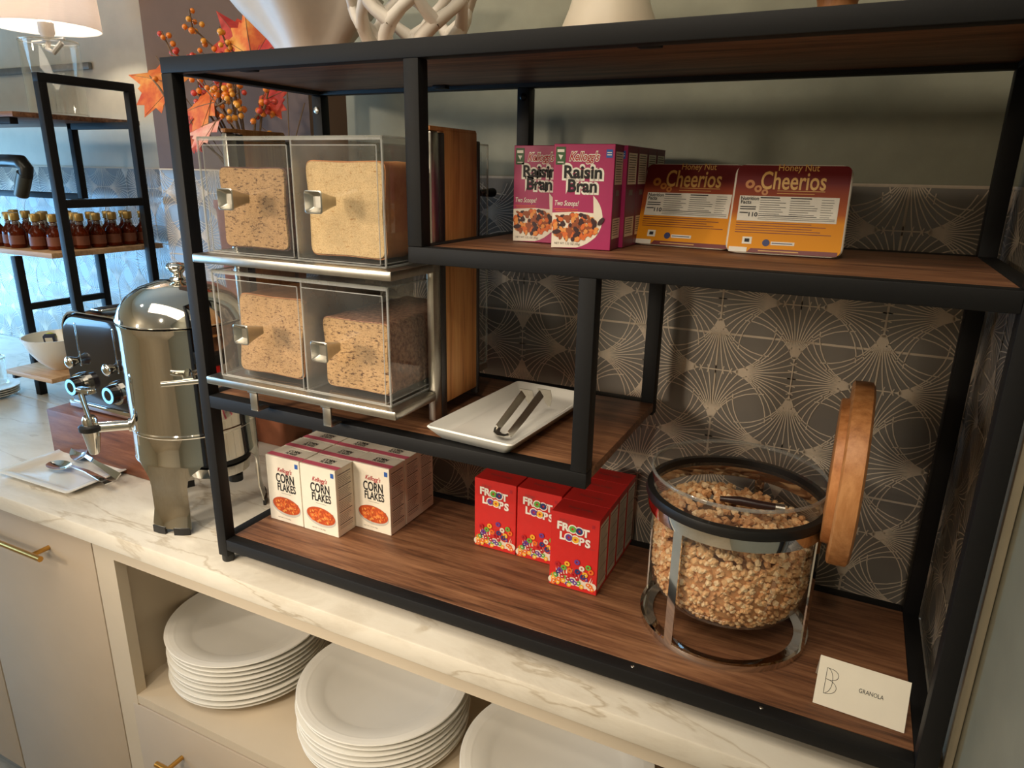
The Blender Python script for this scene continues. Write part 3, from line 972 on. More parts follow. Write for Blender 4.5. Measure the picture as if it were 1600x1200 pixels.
# clear housings with two drawers each
def panel(q, x0, x1, y0, y1, z0, z1, m=0): q.box(x0, x1, y0, y1, z0, z1, m)
def edges(q, x0, x1, y0, y1, z0, z1, t=.0016, m=1):
    for yy in (y0, y1):
        for zz in (z0, z1): q.box(x0, x1, yy - t / 2, yy + t / 2, zz - t / 2, zz + t / 2, m)
        for xx in (x0, x1): q.box(xx - t / 2, xx + t / 2, yy - t / 2, yy + t / 2, z0, z1, m)
    for xx in (x0, x1):
        for zz in (z0, z1): q.box(xx - t / 2, xx + t / 2, y0, y1, zz - t / 2, zz + t / 2, m)
KN = {}
for (z0, z1) in ((.3160, .4570), (.4800, .6190)):
    hx0, hx1, hy0, hy1 = .0730, .3488, -.0180, .2215
    q = MB()
    q.face([(hx0, hy0, z0), (hx0, hy1, z0), (hx0, hy1, z1), (hx0, hy0, z1)], 0)
    q.face([(hx1, hy0, z0), (hx1, hy1, z0), (hx1, hy1, z1), (hx1, hy0, z1)], 0)
    q.face([(hx0, hy0, z1), (hx1, hy0, z1), (hx1, hy1, z1), (hx0, hy1, z1)], 0)
    q.face([(hx0, hy1, z0), (hx1, hy1, z0), (hx1, hy1, z1), (hx0, hy1, z1)], 0)
    edges(q, hx0, hx1, hy0, hy1, z0, z1, .0020)
    q.box(.2205, .2230, hy0, hy1, z0, z1, 1)
    q.box(hx0, hx1, hy0 - .001, hy0 + .003, z1 - .0035, z1 + .001, 1)
    part('housing', q, [ACR, ACREDGE], disp, 0)
    for (dx0, dx1) in ((.0850, .2185), (.2250, .3440)):
        q = MB()
        y0, y1 = -.0215, .215
        za, zb_ = z0 + .003, z1 - .009
        q.face([(dx0, y0, za), (dx1, y0, za), (dx1, y0, zb_), (dx0, y0, zb_)], 0)
        q.face([(dx0, y0, za), (dx0, y1, za), (dx0, y1, zb_), (dx0, y0, zb_)], 0)
        q.face([(dx1, y0, za), (dx1, y1, za), (dx1, y1, zb_), (dx1, y0, zb_)], 0)
        q.face([(dx0, y0, za), (dx1, y0, za), (dx1, y1, za), (dx0, y1, za)], 0)
        for xx in (dx0, dx1):
            q.box(xx - .0005, xx + .0005, y0 - .0005, y0 + .0005, za, zb_, 1)
            q.box(xx - .0005, xx + .0005, y0, y1, za - .0005, za + .0005, 1)
        for zz in (za, zb_): q.box(dx0, dx1, y0 - .0005, y0 + .0005, zz - .0005, zz + .0005, 1)
        dr = part('drawer', q, [ACR, ACREDGE], disp, 0)
        cx = {(.3160, .0850): .1535, (.3160, .2250): .2760, (.4800, .0850): .1500, (.4800, .2250): .2815}[(z0, dx0)]
        cz = {(.3160, .0850): .3880, (.3160, .2250): .3815, (.4800, .0850): .5490, (.4800, .2250): .5500}[(z0, dx0)]
        k = MB()
        def sq(h, y, r=.25):
            P = []
            for a0 in (0, 1, 2, 3):
                for s in range(4):
                    a = (a0 + s / 3.0) * pi / 2
                    cxx = (1 - r) * h * (1 if a0 in (0, 3) else -1); czz = (1 - r) * h * (1 if a0 in (0, 1) else -1)
                    P.append((cx + cxx + r * h * math.cos(a), y, cz + czz + r * h * math.sin(a)))
            return P
        k.rings([sq(.0050, y0 - .0006), sq(.0062, y0 - .008), sq(.0110, y0 - .029), sq(.0124, y0 - .0325), sq(.0112, y0 - .0335), sq(.0096, y0 - .029), sq(.006, y0 - .025)], 0)
        k.build('knob', steel, dr, 30)
q = MB(); q.cyl((.336, .2225, .5560), (.336, .2620, .5560), .0045, .0065, 12); part('back_knob', q, black)

def loaf(name, label, x0, x1, z0, z1, y0, y1, cr, cm, tilt=0.0, skew=0.0, notch=.10):
    t = thing(name, label, 'bread', ((x0 + x1) / 2, (y0 + y1) / 2, z0), None)
    w_, h_ = x1 - x0, z1 - z0
    def outline(y, k=1.0, n=48):
        P = []
        for i in range(n):
            a = 2 * pi * i / n
            c, s = math.cos(a), math.sin(a)
            e = .20
            x = math.copysign(abs(c) ** e, c); z = math.copysign(abs(s) ** e, s)
            x *= 1 - notch * (1 - z * z) * .6
            z *= 1 - notch * (1 - x * x) * .5
            if z > .3: x *= 1.02
            px = w_ / 2 * x * k; pz = h_ / 2 * z * k
            P.append(((x0 + x1) / 2 + px + skew * (.5 - (pz / h_ + .5)) + tilt * 0, y + tilt * (pz / h_ + .5), (z0 + z1) / 2 + pz))
        return P
    q = MB()
    ys = [y0 + .0015 + (y1 - y0) * k / 10 for k in range(11)]
    q.rings([outline(y, 1.0 - (.012 if i % 2 else 0)) for i, y in enumerate(ys)], 0)
    q.build('crust', cr, t, 50)
    q = MB(); q.rings([outline(y0 - .0012, .962), outline(y0, .975), outline(y0 + .0012, .975)], 0); q.build('crumb', cm, t, 50)
    return t
loaf('bread_loaf', 'brown multigrain loaf with dark crust in the upper left bread bin', .0870, .1985, .4855, .5870, -.004, .165, crustm('dark_seeded_crust', (44, 24, 24), (120, 70, 50), 160), crumb('multigrain_crumb', (188, 150, 104), (104, 72, 48), .8, .5))
loaf('bread_loaf', 'pale white loaf in the upper right bread bin', .2275, .3420, .4842, .5960, -.004, .190, crustm('golden_crust', (186, 116, 64), (222, 158, 98), 20), crumb('white_crumb', (232, 200, 148), (206, 168, 116), .7, .06))
loaf('bread_loaf', 'plain wheat loaf in the lower left bread bin', .0940, .2090, .3208, .4300, -.002, .150, crustm('wheat_crust', (150, 96, 56), (186, 128, 80), 30), crumb('wheat_crumb', (192, 154, 108), (126, 88, 58), 1.1, .5), 0, -.012)
loaf('bread_loaf', 'short oat-topped grain loaf leaning in the lower right bread bin', .2330, .3360, .3208, .4100, -.002, .170, crustm('oat_crust', (110, 58, 40), (204, 150, 116), 170), crumb('oat_crumb', (198, 160, 112), (104, 70, 44), .7, .62), .010, .010)

# ------------------------------------------------------------------ platter and tongs on the lower shelf
def rrect(w2, d2, r, z, n=6, bow=0.0):
    P = []
    for (sx, sy, a0) in ((1, 1, 0), (-1, 1, pi / 2), (-1, -1, pi), (1, -1, 1.5 * pi)):
        for k in range(n):
            a = a0 + pi / 2 * k / (n - 1)
            P.append((sx * (w2 - r) + r * math.cos(a), sy * (d2 - r) + r * math.sin(a), z))
    return P
q = MB()
w2, d2 = .0600, .1130
def pl(s, z, r): return rrect(w2 * s, d2 - w2 * (1 - s), r, z)
q.rings([pl(.66, .0, .006), pl(.80, .0015, .006), pl(.97, .0140, .006), pl(1.0, .0168, .006), pl(.975, .0185, .006), pl(.93, .0170, .006), pl(.84, .0095, .006), pl(.70, .0072, .006)], 0)
o = q.build('platter', china, None, 50)
o.location = (.4500, .1110, ZL + .0003); o.rotation_euler = (0, 0, -.07)
tag(o, 'white rectangular china platter holding tongs on the lower shelf', 'platter')
t = thing('serving_tongs', 'steel serving tongs lying on the white rectangular platter', 'tongs', (.47, .08, .285))
q = MB()
b0 = Vector((.4700, .0330, .2880))
q.strip([(.4608, .0420, .2895), (.4640, .0700, .3030), (.4680, .0980, .3180)], [.0085, .0095, .0105], (1, -.25, .35), .0014)
q.build('arm', steel, t, 40)
q = MB()
q.strip([(.4815, .0320, .2880), (.4850, .0640, .3010), (.4900, .1040, .3200)], [.0085, .0095, .0105], (1, .0, .45), .0014)
q.build('arm', steel, t, 40)
q = MB()
q.strip([(.4608, .0420, .2895), (.4635, .0335, .2875), (.4700, .0285, .2868), (.4770, .0280, .2870), (.4815, .0320, .2880)], .0080, (0, 0, 1), .0013)
q.build('spring_bend', steel, t, 40)
for (hx, hy, hz) in ((.4685, .1000, .3190), (.4908, .1060, .3210)):
    q = MB()
    q.rings([[(hx - .0075, hy, hz + .004), (hx + .0085, hy + .004, hz + .003), (hx + .0085, hy + .0052, hz + .003), (hx - .0075, hy + .0012, hz + .004)],
             [(hx - .0060, hy + .012, hz - .010), (hx + .0060, hy + .016, hz - .011), (hx + .0060, hy + .0172, hz - .011), (hx - .0060, hy + .0132, hz - .010)],
             [(hx - .0012, hy + .020, hz - .0245), (hx + .0020, hy + .021, hz - .0245), (hx + .0020, hy + .022, hz - .0245), (hx - .0012, hy + .021, hz - .0245)]], 0)
    q.build('gripper', steel, t, 40)

# ------------------------------------------------------------------ granola jar
JX, JY = .7300, .1520
stand = thing('granola_jar', 'round glass granola jar on a chrome stand with its wooden lid swung open', 'jar', (JX, JY, ZB))
q = MB()
def circ(r, z, n=64): return [(JX + r * math.cos(2 * pi * k / n), JY + r * math.sin(2 * pi * k / n), z) for k in range(n)]
q.rings([circ(r, ZB + z) for r, z in ((.0865, .0002), (.1030, .0002), (.1035, .004), (.1030, .0080), (.0995, .0085), (.0985, .0045), (.0865, .0040))], 0, True)
q.build('base_ring', chrome, stand, 40)
q = MB()
q.rings([[(JX + r * math.cos(a), JY + r * math.sin(a), z) for a in [2 * pi * k / 64 for k in range(64)]] for r, z in ((.1015, .196), (.1040, .196), (.1045, .203), (.1040, .2105), (.1015, .2105))], 0, True)
q.build('support_ring', chrome, stand, 40)
for a in (-2.05, -.30, 1.40, 2.95):
    q = MB()
    r = .1022
    c, s = math.cos(a), math.sin(a)
    q.strip([(JX + r * c, JY + r * s, ZB + .006), (JX + r * c, JY + r * s, .10), (JX + r * c, JY + r * s, .205)], .0120, (c, s, 0), .0020)
    q.build('stand_leg', chrome, stand, 40)
q = MB()
q.rings([[(JX + r * math.cos(a), JY + r * math.sin(a), z) for a in [2 * pi * k / 64 for k in range(64)]] for r, z in ((.0985, .2105), (.1060, .2108), (.1078, .2165), (.1060, .2222), (.0985, .2225))], 0, True)
q.build('rubber_seal', rubber, stand, 50)
q = MB()
prof = [(.0005, .0700), (.040, .0705), (.066, .0745), (.083, .0840), (.0925, .0990), (.0960, .1180), (.0970, .2050), (.1000, .2250), (.1020, .2440)]
q.lathe(prof, (JX, JY, 0), 64, 0, False)
q.rings([[(JX + r * math.cos(a), JY + r * math.sin(a), z) for a in [2 * pi * k / 64 for k in range(64)]] for r, z in ((.1000, .2430), (.1022, .2425), (.1030, .2450), (.1018, .2470), (.1000, .2460))], 1, True)
q.rings([[(JX + r * math.cos(a), JY + r * math.sin(a), z) for a in [2 * pi * k / 64 for k in range(64)]] for r, z in ((.050, .0690), (.060, .0690), (.061, .0722), (.050, .0718))], 1, True)
jarg = q.build('glass_bowl', [GLASS, GLASSEDGE], stand, 50)
# the open lid: a wooden disc standing upright on its hinge to the right of the rim
q = MB()
def discx(prof, cy, cz, n=56):
    return [[(x, cy + r * math.cos(2 * pi * k / n), cz + r * math.sin(2 * pi * k / n)) for k in range(n)] for r, x in prof]
lid_c = (.150, .2700)
q.rings(discx([(.100, .8365), (.1030, .8385), (.1035, .8475), (.1030, .8565), (.099, .8590)], *lid_c), 0)
lidp = q.build('lid', OAK, stand, 40)
q = MB(); q.rings(discx([(.078, .8275), (.0815, .8285), (.0825, .8368)], *lid_c), 0); q.build('lid_plug', OAK, lidp, 40)
q = MB()
q.box(.8285, .8312, JY - .012, JY + .012, .150, .262, bev=.0008)
q.cyl((.834, JY - .016, .2560), (.834, JY + .016, .2560), .0045, n=12)
q.build('hinge_plate', chrome, stand, 40)
q = MB()
q.box(.8580, .8586, .1180, .1330, .3015, .3035); 
# granola itself: loose clusters that nobody could count
GR = [mat('granola_gold', (232, 184, 130), .85, 0, .2, 300, .4), mat('granola_toast', (208, 152, 100), .85, 0, .2, 300, .4), mat('granola_pale', (242, 208, 162), .85, 0, .15, 300, .4)]
q = MB()
def topz(x, y):
    dx, dy = x - (JX - .035), y - (JY + .015)
    return .182 + .028 * math.exp(-(dx * dx + dy * dy) / (2 * .035 ** 2)) - .10 * max(0, x - JX - .01) * .6
def rin(z):
    for (r0, z0), (r1, z1) in zip(prof[:-1], prof[1:]):
        if z0 <= z <= z1: return r0 + (r1 - r0) * (z - z0) / (z1 - z0)
    return .0005
def zg(r):
    for (r0, z0), (r1, z1) in zip(prof[:-1], prof[1:]):
        if r0 <= r <= r1: return z0 + (z1 - z0) * (r - r0) / (r1 - r0)
    return .07
core = [(max(.0005, rin(z) - .0075), z) for z in (.0735, .0765, .0840, .0990, .1180, .15, .165)]
q.lathe(core, (JX, JY, 0), 40, 1)
for k in range(2100):
    z = random.uniform(.0735, .192)
    a = random.random() * 2 * pi
    big = max(0, (z - .10) / .09) * (1 if math.cos(a + 1.9) > -.2 else .4)
    s = random.uniform(.0022, .0042) + big * random.uniform(0, .0042)
    r = rin(z) - s * (1.65 if z < .11 else 1.3) - .0010
    if z - zg(r) < s * 1.4 or z - zg(r + s) < s * .9: continue
    if r < .004: continue
    if z + s > topz(JX + r * math.cos(a), JY + r * math.sin(a)) + .006: continue
    q.ball((JX + r * math.cos(a), JY + r * math.sin(a), z), s, 1, random.choice([0, 0, 1, 2]), (1, 1, .85), .25)
for k in range(700):
    r, a = .087 * math.sqrt(random.random()), random.random() * 2 * pi
    x, y = JX + r * math.cos(a), JY + r * math.sin(a)
    s = random.uniform(.003, .0066)
    q.ball((x, y, topz(x, y) - s * random.uniform(.1, 1.1)), s, 1, random.choice([0, 0, 1, 1, 2]), (1, 1, .85), .28)
o = q.build('granola', GR, None, 0)
tag(o, 'golden granola clusters filling the glass jar', 'granola', None, 'stuff')
t = thing('scoop', 'dark handled scoop with a silver tip stuck in the granola', 'scoop', (.75, .15, .2))
q = MB(); q.tube([(.7130, .1420, .2105), (.735, .1460, .2108), (.757, .1500, .2090), (.7760, .1530, .2085)], [.0030, .0055, .0052, .0048], 10, 0, False, 1.0); q.build('handle', mat('dark_brown_plastic', (48, 30, 28), .35), t, 50)
q = MB(); q.cyl((.7755, .1529, .2085), (.7860, .1547, .2082), .0053, .0056, 12); q.build('tip', steel, t, 40)
# card
t = thing('name_card', 'white tent card reading GRANOLA on the bottom shelf corner', 'sign', (.889, .045, ZB))
A, Bq = Vector((.8458, .0430, ZB + .0008)), Vector((.9330, .0385, ZB + .0008))
U = (Bq - A).normalized(); Vv = Vector((.012, .0250, .0440)); Vv -= U * Vv.dot(U); hgt = .0505; Vv.normalize(); Nn = U.cross(Vv); cw = (Bq - A).length
q = MB()
F = (A, U, Vv, Nn)
tk = .0006
q.rings([[A, Bq, Bq + Vv * hgt, A + Vv * hgt], [p - Nn * tk for p in (A, Bq, Bq + Vv * hgt, A + Vv * hgt)]], 0)
bk = Vector((0, .052, 0)) + (U * 0)
A2, B2 = A + Vector((0, .052, 0)), Bq + Vector((0, .052, 0))
T1, T2 = A + Vv * hgt - Nn * tk, Bq + Vv * hgt - Nn * tk
n2 = (B2 - A2).cross(T1 - A2).normalized()
q.rings([[A2, B2, T2, T1], [p + n2 * tk for p in (A2, B2, T2, T1)]], 0)
q.text('GRANOLA', .0062, F, .0530, .0270, .0003, 1, width=.0235)
def stroke(mb, pts, F, wd, m):
    for (x0, y0), (x1, y1) in zip(pts[:-1], pts[1:]):
        l = math.hypot(x1 - x0, y1 - y0) or 1e-6
        nx, ny = -(y1 - y0) / l * wd / 2, (x1 - x0) / l * wd / 2
        mb.decal([(x0 - nx, y0 - ny), (x1 - nx, y1 - ny), (x1 + nx, y1 + ny), (x0 + nx, y0 + ny)], F, .0003, m)
lx, ly = .0085, .0130
def arc(cx, cy, r, a0, a1, n=14, ry=None): return [(cx + r * math.cos(a0 + (a1 - a0) * k / n), cy + (ry or r) * math.sin(a0 + (a1 - a0) * k / n)) for k in range(n + 1)]
for P in ([(lx, ly), (lx, ly + .0265)], arc(lx, ly + .0075, .0115, -pi / 2, pi / 2, 14, .0075), arc(lx + .004, ly + .0205, .0080, -pi / 2, pi / 2, 14, .0058),
          [(lx, ly + .0265), (lx + .004, ly + .0263)], [(lx, ly), (lx, ly)], arc(lx, ly + .0135, .0070, -1.35, 1.35, 12, .0132), [(lx, ly + .0150), (lx + .004, ly + .0147)]):
    if len(P) > 1: stroke(q, P, F, .00045, 1)
q.build('card', [paper, ink], t, 0)

# ------------------------------------------------------------------ plates in the open niche
def plate():
    q = MB()
    q.lathe([(.001, .0035), (.086, .0035), (.0885, .0), (.0915, .0), (.094, .0045), (.1250, .0125), (.1425, .0170), (.1448, .0188), (.1440, .0205), (.1418, .0206),
             (.1380, .0196), (.1370, .0198), (.1345, .0186), (.1335, .0188), (.1310, .0176), (.1300, .0178), (.1270, .0166), (.1245, .0160), (.1000, .0100), (.0960, .0072), (.001, .0070)], (0, 0, 0), 72)
    return q.build('dinner_plate', china, None, 50)
pp = plate()
first = True
for si, (sx, sy, n, desc) in enumerate(((-.1265, .1490, 10, 'leftmost'), (.1990, .1380, 9, 'second'), (.5250, .1220, 9, 'third'), (.8170, .1500, 7, 'rightmost'))):
    for k in range(n):
        x, y = sx + random.uniform(-.003, .003), sy + random.uniform(-.003, .003)
        if k == n - 1: x, y = sx, sy
        z = nzf + k * .0094 + .0002
        if si in (0,): z = nzf + k * .0096 + .0002
        pos = 'top plate' if k == n - 1 else ('bottom plate' if k == 0 else 'plate %s from the top' % ['', 'second', 'third', 'fourth', 'fifth', 'sixth', 'seventh', 'eighth', 'ninth'][n - 1 - k])
        lab = 'white dinner plate, %s of the %s stack in the open niche' % (pos, desc)
        if first:
            o = pp; first = False
        else:
            o = dup(pp, (0, 0, 0))
        o.location = (x, y, z); o['label'] = lab; o['category'] = 'plate'; o['group'] = 'dinner plates in the open niche'
# ------------------------------------------------------------------ coffee urn
UX, UY = -.165, .119
urn = thing('coffee_urn', 'polished steel coffee urn with domed lid and tap left of the rack', 'urn', (UX, UY, 0))
q = MB()
q.lathe([(.0955, .116), (.0985, .117), (.0985, .121), (.0978, .123), (.0978, .166), (.0990, .168), (.0990, .171), (.0978, .173), (.0978, .330), (.0990, .338), (.1000, .344), (.0960, .346)], (UX, UY, 0), 96)
q.build('body', chrome, urn, 30)
q = MB()
q.lathe([(.0985, .3465), (.1000, .349), (.0985, .353), (.0930, .368), (.0800, .385), (.0600, .3985), (.0360, .4065), (.0140, .4090), (.0120, .4120)], (UX, UY, 0), 96)
ul = q.build('lid', chrome, urn, 40)
q = MB(); q.lathe([(.0110, .4090), (.0080, .4130), (.0075, .4180), (.0110, .4225), (.0160, .4260), (.0165, .4300), (.0135, .4340), (.0040, .4360)], (UX, UY, 0), 40); q.build('lid_knob', chrome, ul, 60)
for a in (-1.27, .87, 2.96):
    q = MB()
    rs = []
    for (z, ha) in ((.1185, .62), (.112, .56), (.104, .44), (.094, .365), (.080, .335), (.040, .335), (.010, .345)):
        rr_ = .0972 + (.006 if z < .02 else 0)
        rs.append([(UX + rr_ * math.cos(a + ha * s), UY + rr_ * math.sin(a + ha * s), z) for s in [(-1 + 2 * k / 10) for k in range(11)]] +
                  [(UX + (rr_ - .0022) * math.cos(a + ha * s), UY + (rr_ - .0022) * math.sin(a + ha * s), z) for s in [(1 - 2 * k / 10) for k in range(11)]])
    q.rings(rs, 0)
    lg = q.build('leg', chrome, urn, 40)
    for s in (-.21, .19):
        q = MB()
        q.rings([[(UX + r * math.cos(a + s + d), UY + r * math.sin(a + s + d), z) for r, d in ((.1000, -.125), (.1045, -.125), (.1050, 0), (.1045, .125), (.1000, .125), (.1000, 0))] for z in (0, .0125)], 0)
        q.build('rubber_foot', rubber, lg, 40)
# burner under the body
q = MB(); q.lathe([(.038, .070), (.052, .074), (.055, .092), (.048, .096)], (UX + .02, UY + .02, 0), 40); q.lathe([(.004, .096), (.004, .112)], (UX + .02, UY + .02, 0), 10)
q.build('burner', chrome, urn, 40)
q = MB(); q.lathe([(.030, .0955), (.056, .0962), (.056, .106), (.030, .108)], (UX + .02, UY + .02, 0), 40); q.lathe([(.012, .058), (.012, .0705)], (UX + .06, UY + .02, 0), 14); q.build('burner_cap', rubber, urn, 40)
# tap towards the front left
tx, ty = -.2680, .0100
bx, by = UX + .0975 * (-.72), UY + .0975 * (-.69)
dv = Vector((tx - bx, ty - by, 0)).normalized()
q = MB()
q.cyl((bx, by, .1665), (bx + dv.x * .006, by + dv.y * .006, .1665), .0125, .0115, 20)
q.cyl((bx, by, .1665), (tx, ty, .1690), .0088, n=18)
tap = q.build('tap', chrome, urn, 40)
q = MB(); q.lathe([(.0060, .1230), (.0085, .127), (.0135, .160), (.0145, .1640)], (tx - .006, ty - .006, 0), 24); q.build('spout', chrome, tap, 40)
q = MB(); q.lathe([(.0150, .1640), (.0178, .1655), (.0178, .1730), (.0150, .1750)], (tx - .006, ty - .006, 0), 28); q.build('collar', rubber, tap, 40)
q = MB()
q.lathe([(.0110, .175), (.0115, .185), (.0085, .190)], (tx - .006, ty - .006, 0), 20)
hx, hy = tx - .006, ty - .006
px_ = Vector((-dv.y, dv.x, 0))
for s in (-.0095, .0095):
    q.tube([(hx + px_.x * s, hy + px_.y * s, .187), (hx + px_.x * s * 1.6 + dv.x * .006, hy + px_.y * s * 1.6 + dv.y * .006, .234)], .0022, 8)
q.box(hx - .018, hx + .018, hy - .004, hy + .008, .2300, .2370, bev=.001)
q.build('tap_handle', chrome, tap, 40)
# little bar handle on the front
ha = -.70
hxx, hyy = UX + .0975 * math.cos(ha), UY + .0975 * math.sin(ha)
q = MB(); n_ = Vector((math.cos(ha), math.sin(ha), 0)); t_ = Vector((-n_.y, n_.x, 0)); p0 = Vector((hxx, hyy, .268))
q.cyl(p0, p0 + n_ * .020, .0105, .0085, 20)
q.cyl(p0 + n_ * .022 - t_ * .038, p0 + n_ * .022 + t_ * .030, .0046, n=14)
q.build('side_handle', chrome, urn, 40)
# paper tag beside the urn foot
q = MB(); q.rings([[(-.232, .070, .0005), (-.196, .050, .0005), (-.198, .054, .030), (-.233, .074, .034)], [(-.2318, .0708, .0005), (-.1958, .0508, .0005), (-.1978, .0548, .030), (-.2328, .0748, .034)]], 0)
o = q.build('paper_tag', paper, None, 0); tag(o, 'small white paper tag leaning by the urn foot', 'tag')

# ------------------------------------------------------------------ wooden box and toaster
q = MB(); q.box(-.6420, -.325, .1430, .368, .0005, .0985, bev=.0015)
o = q.build('wooden_riser', WOODBOX, None, 30); tag(o, 'brown wooden riser box under the black toaster', 'riser')
TX0, TX1, TY0, TY1, TZ0, TZ1 = -.6010, -.4040, .1750, .3640, .1080, .3020
toa = thing('toaster', 'glossy black long-slot toaster with glowing dials on the wooden riser', 'toaster', ((TX0 + TX1) / 2, .3, .0985))
def hump(y, g=0.0, zt=TZ1, n=9, r=.045):
    P = [(TX0 - g, y, TZ0 - g)]
    for k in range(n):
        a = pi - pi / 2 * k / (n - 1)
        P.append((TX0 - g + r + r * math.cos(a), y, zt + g - r + r * math.sin(a)))
    for k in range(n):
        a = pi / 2 - pi / 2 * k / (n - 1)
        P.append((TX1 + g - r + r * math.cos(a), y, zt + g - r + r * math.sin(a)))
    P.append((TX1 + g, y, TZ0 - g))
    return P
glossblack = mat('gloss_black_enamel', (30, 26, 28), .12, 0, .05, 20, 0, .6)
q = MB(); q.rings([hump(TY0 + .004, -.004), hump(TY0, -.006), hump(TY0 - .0005, -.010)][::-1] + [hump(TY0 + .012, 0), hump(TY1, 0)], 0); q.build('body', glossblack, toa, 35)
q = MB(); q.rings([hump(TY0 + .006, .0015), hump(TY0 + .006, .004), hump(TY0 + .016, .004), hump(TY0 + .016, .0015)], 0, True); q.build('front_trim', chrome, toa, 35)
q = MB(); q.box(TX0 - .004, TX1 + .004, TY0 - .004, TY1 + .004, TZ0 - .004, TZ0 + .010, bev=.002); q.build('base_trim', chrome, toa, 35)
for xx in (TX0 + .055, TX1 - .055):
    q = MB(); q.box(xx - .018, xx + .018, TY0 + .045, TY1 - .02, TZ1 - .004, TZ1 + .003, bev=.002); q.box(xx - .012, xx + .012, TY0 + .05, TY1 - .025, TZ1 + .0022, TZ1 + .0036, 1); q.build('bread_slot', [chrome, rubber], toa, 35)
for xx in (TX0 + .020, TX1 - .020):
    for yy in (TY0 + .03, TY1 - .03):
        q = MB(); q.cyl((xx, yy, .0985), (xx, yy, TZ0), .009, n=14); q.build('foot', rubber, toa, 35)
glow = mat('lit_dial_ring', (120, 200, 255), .4, 0, .02, 30, 0, 0, 1.5)
for xx in (-.5560, -.4420):
    q = MB(); q.cyl((xx, TY0 + .001, .157), (xx, TY0 - .010, .157), .0245, .0235, 36)
    dl = q.build('dial', chrome, toa, 35)
    q = MB(); q.cyl((xx, TY0 - .010, .157), (xx, TY0 - .026, .157), .0190, .0180, 36); q.build('dial_cap', glossblack, dl, 35)
    q = MB(); Fd = (Vector((xx, TY0 - .0262, .157)), X_, Z_, -Y_); q.annulus(0, 0, .0105, .0165, Fd, .0004, 0, 36); q.build('light_ring', glow, dl, 0)
    lx = xx + .006
    q = MB(); q.box(lx - .0022, lx + .0022, TY0 - .0015, TY0 + .001, .196, .285, bev=.0008)
    q.box(lx - .0005, lx + .0005, TY0 - .002, TY0 + .001, .198, .283, 1)
    lv = q.build('lever_track', [chrome, rubber], toa, 35)
    q = MB(); q.cyl((lx - .010, TY0 + .001, .206), (lx - .010, TY0 - .018, .206), .006, .0125, 20); q.ball((lx - .010, TY0 - .018, .206), .0125, 3, None, (1, .45, 1)); q.build('lever_knob', chrome, lv, 50)

# ------------------------------------------------------------------ plate with two spoons in front of the riser
q = MB()
def sp_(w_, d_, z, r): return rrect(w_ / 2, d_ / 2, r, z)
q.rings([sp_(.150, .085, .0002, .006), sp_(.170, .100, .001, .006), sp_(.212, .132, .0085, .008), sp_(.216, .136, .0105, .008), sp_(.210, .131, .0118, .008), sp_(.170, .096, .0060, .006), sp_(.160, .088, .0040, .006)], 0)
o = q.build('spoon_plate', china, None, 45); o.location = (-.518, .0885, .0002); o.rotation_euler = (0, 0, .015)
tag(o, 'white rectangular china plate with spoons in front of the riser', 'plate')
def spoon(p0, p1, zc, lab, twist=0.0, bw=.019, cup=1):
    q = MB()
    p0, p1 = Vector(p0), Vector(p1)
    d = (p1 - p0); L = d.length; d.normalize(); s = Vector((-d.y, d.x, 0)).normalized(); n = d.cross(s); 
    if n.z < 0: n = -n
    ct, st = math.cos(twist), math.sin(twist)
    s, n = s * ct + n * st, n * ct - s * st
    rs = []
    for k in range(13):
        t = k / 12.0
        a = t * .30 * L
        wv = bw * max(.12, math.sqrt(max(0.0, 1 - (2 * t - 1.0) ** 2))) if t < .95 else .0035
        c = p0 + d * a
        dep = .007 * math.sin(pi * t) * cup
        row = []
        for j in range(9):
            u = -1 + 2 * j / 8.0
            row.append(c + s * (wv * u) - n * (dep * (1 - u * u)))
        rs.append(row + [p - n * .0012 for p in row[::-1]])
    q.rings(rs, 0)
    q.build_parent = None
    t = thing('serving_spoon', lab, 'spoon', (p0.x, p0.y, p0.z))
    q.build('bowl', chrome, t, 60)
    q = MB()
    pts = [p0 + d * (.285 * L), p0 + d * (.40 * L) + n * .008, p0 + d * (.65 * L) + n * .009, p0 + d * (.88 * L) + n * .004, p1]
    q.strip(pts, [.0045, .0055, .0080, .0120, .0135], n, .0022); q.build('handle', chrome, t, 60)
    t['group'] = 'spoons on the white plate'
spoon((-.5650, .0900, .0165), (-.3660, .0750, .0190), 0, 'steel spoon with its bowl lying flat on the white plate')
spoon((-.5800, .1450, .0250), (-.3720, .1000, .0215), 0, 'steel spoon tipped on its side, farther back on the white plate', .75)
# ------------------------------------------------------------------ planter with berries
planter = mat('terracotta_brown', (142, 84, 56), .6, 0, .12, 40, .1)
q = MB()
PX, PY = -.3000, .4420
q.rings([rrect(.058, .048, .012, z_) for z_ in (0.0005,)] + [rrect(.060, .050, .012, .02), rrect(.070, .058, .012, .50), rrect(.073, .061, .012, .505), rrect(.073, .061, .012, .520), rrect(.064, .052, .010, .520), rrect(.060, .050, .010, .47)], 0)
o = q.build('planter', planter, None, 40); o.location = (PX, PY, 0)
tag(o, 'tall brown planter behind the urn holding orange berries', 'planter')
arr = thing('berry_arrangement', 'autumn arrangement of orange berries and red maple leaves behind the rack', 'floral arrangement', (PX, PY, .47))
stemm = mat('twig_brown', (120, 92, 62), .7, 0, .1, 80)
bo = [mat('berry_orange', (236, 132, 32), .3, 0, .12, 60, 0, .4), mat('berry_amber', (240, 164, 52), .3, 0, .12, 60, 0, .4), mat('berry_red', (206, 62, 40), .3, 0, .12, 60, 0, .4), mat('berry_coral', (222, 84, 74), .3, 0, .12, 60, 0, .4)]
berries = []
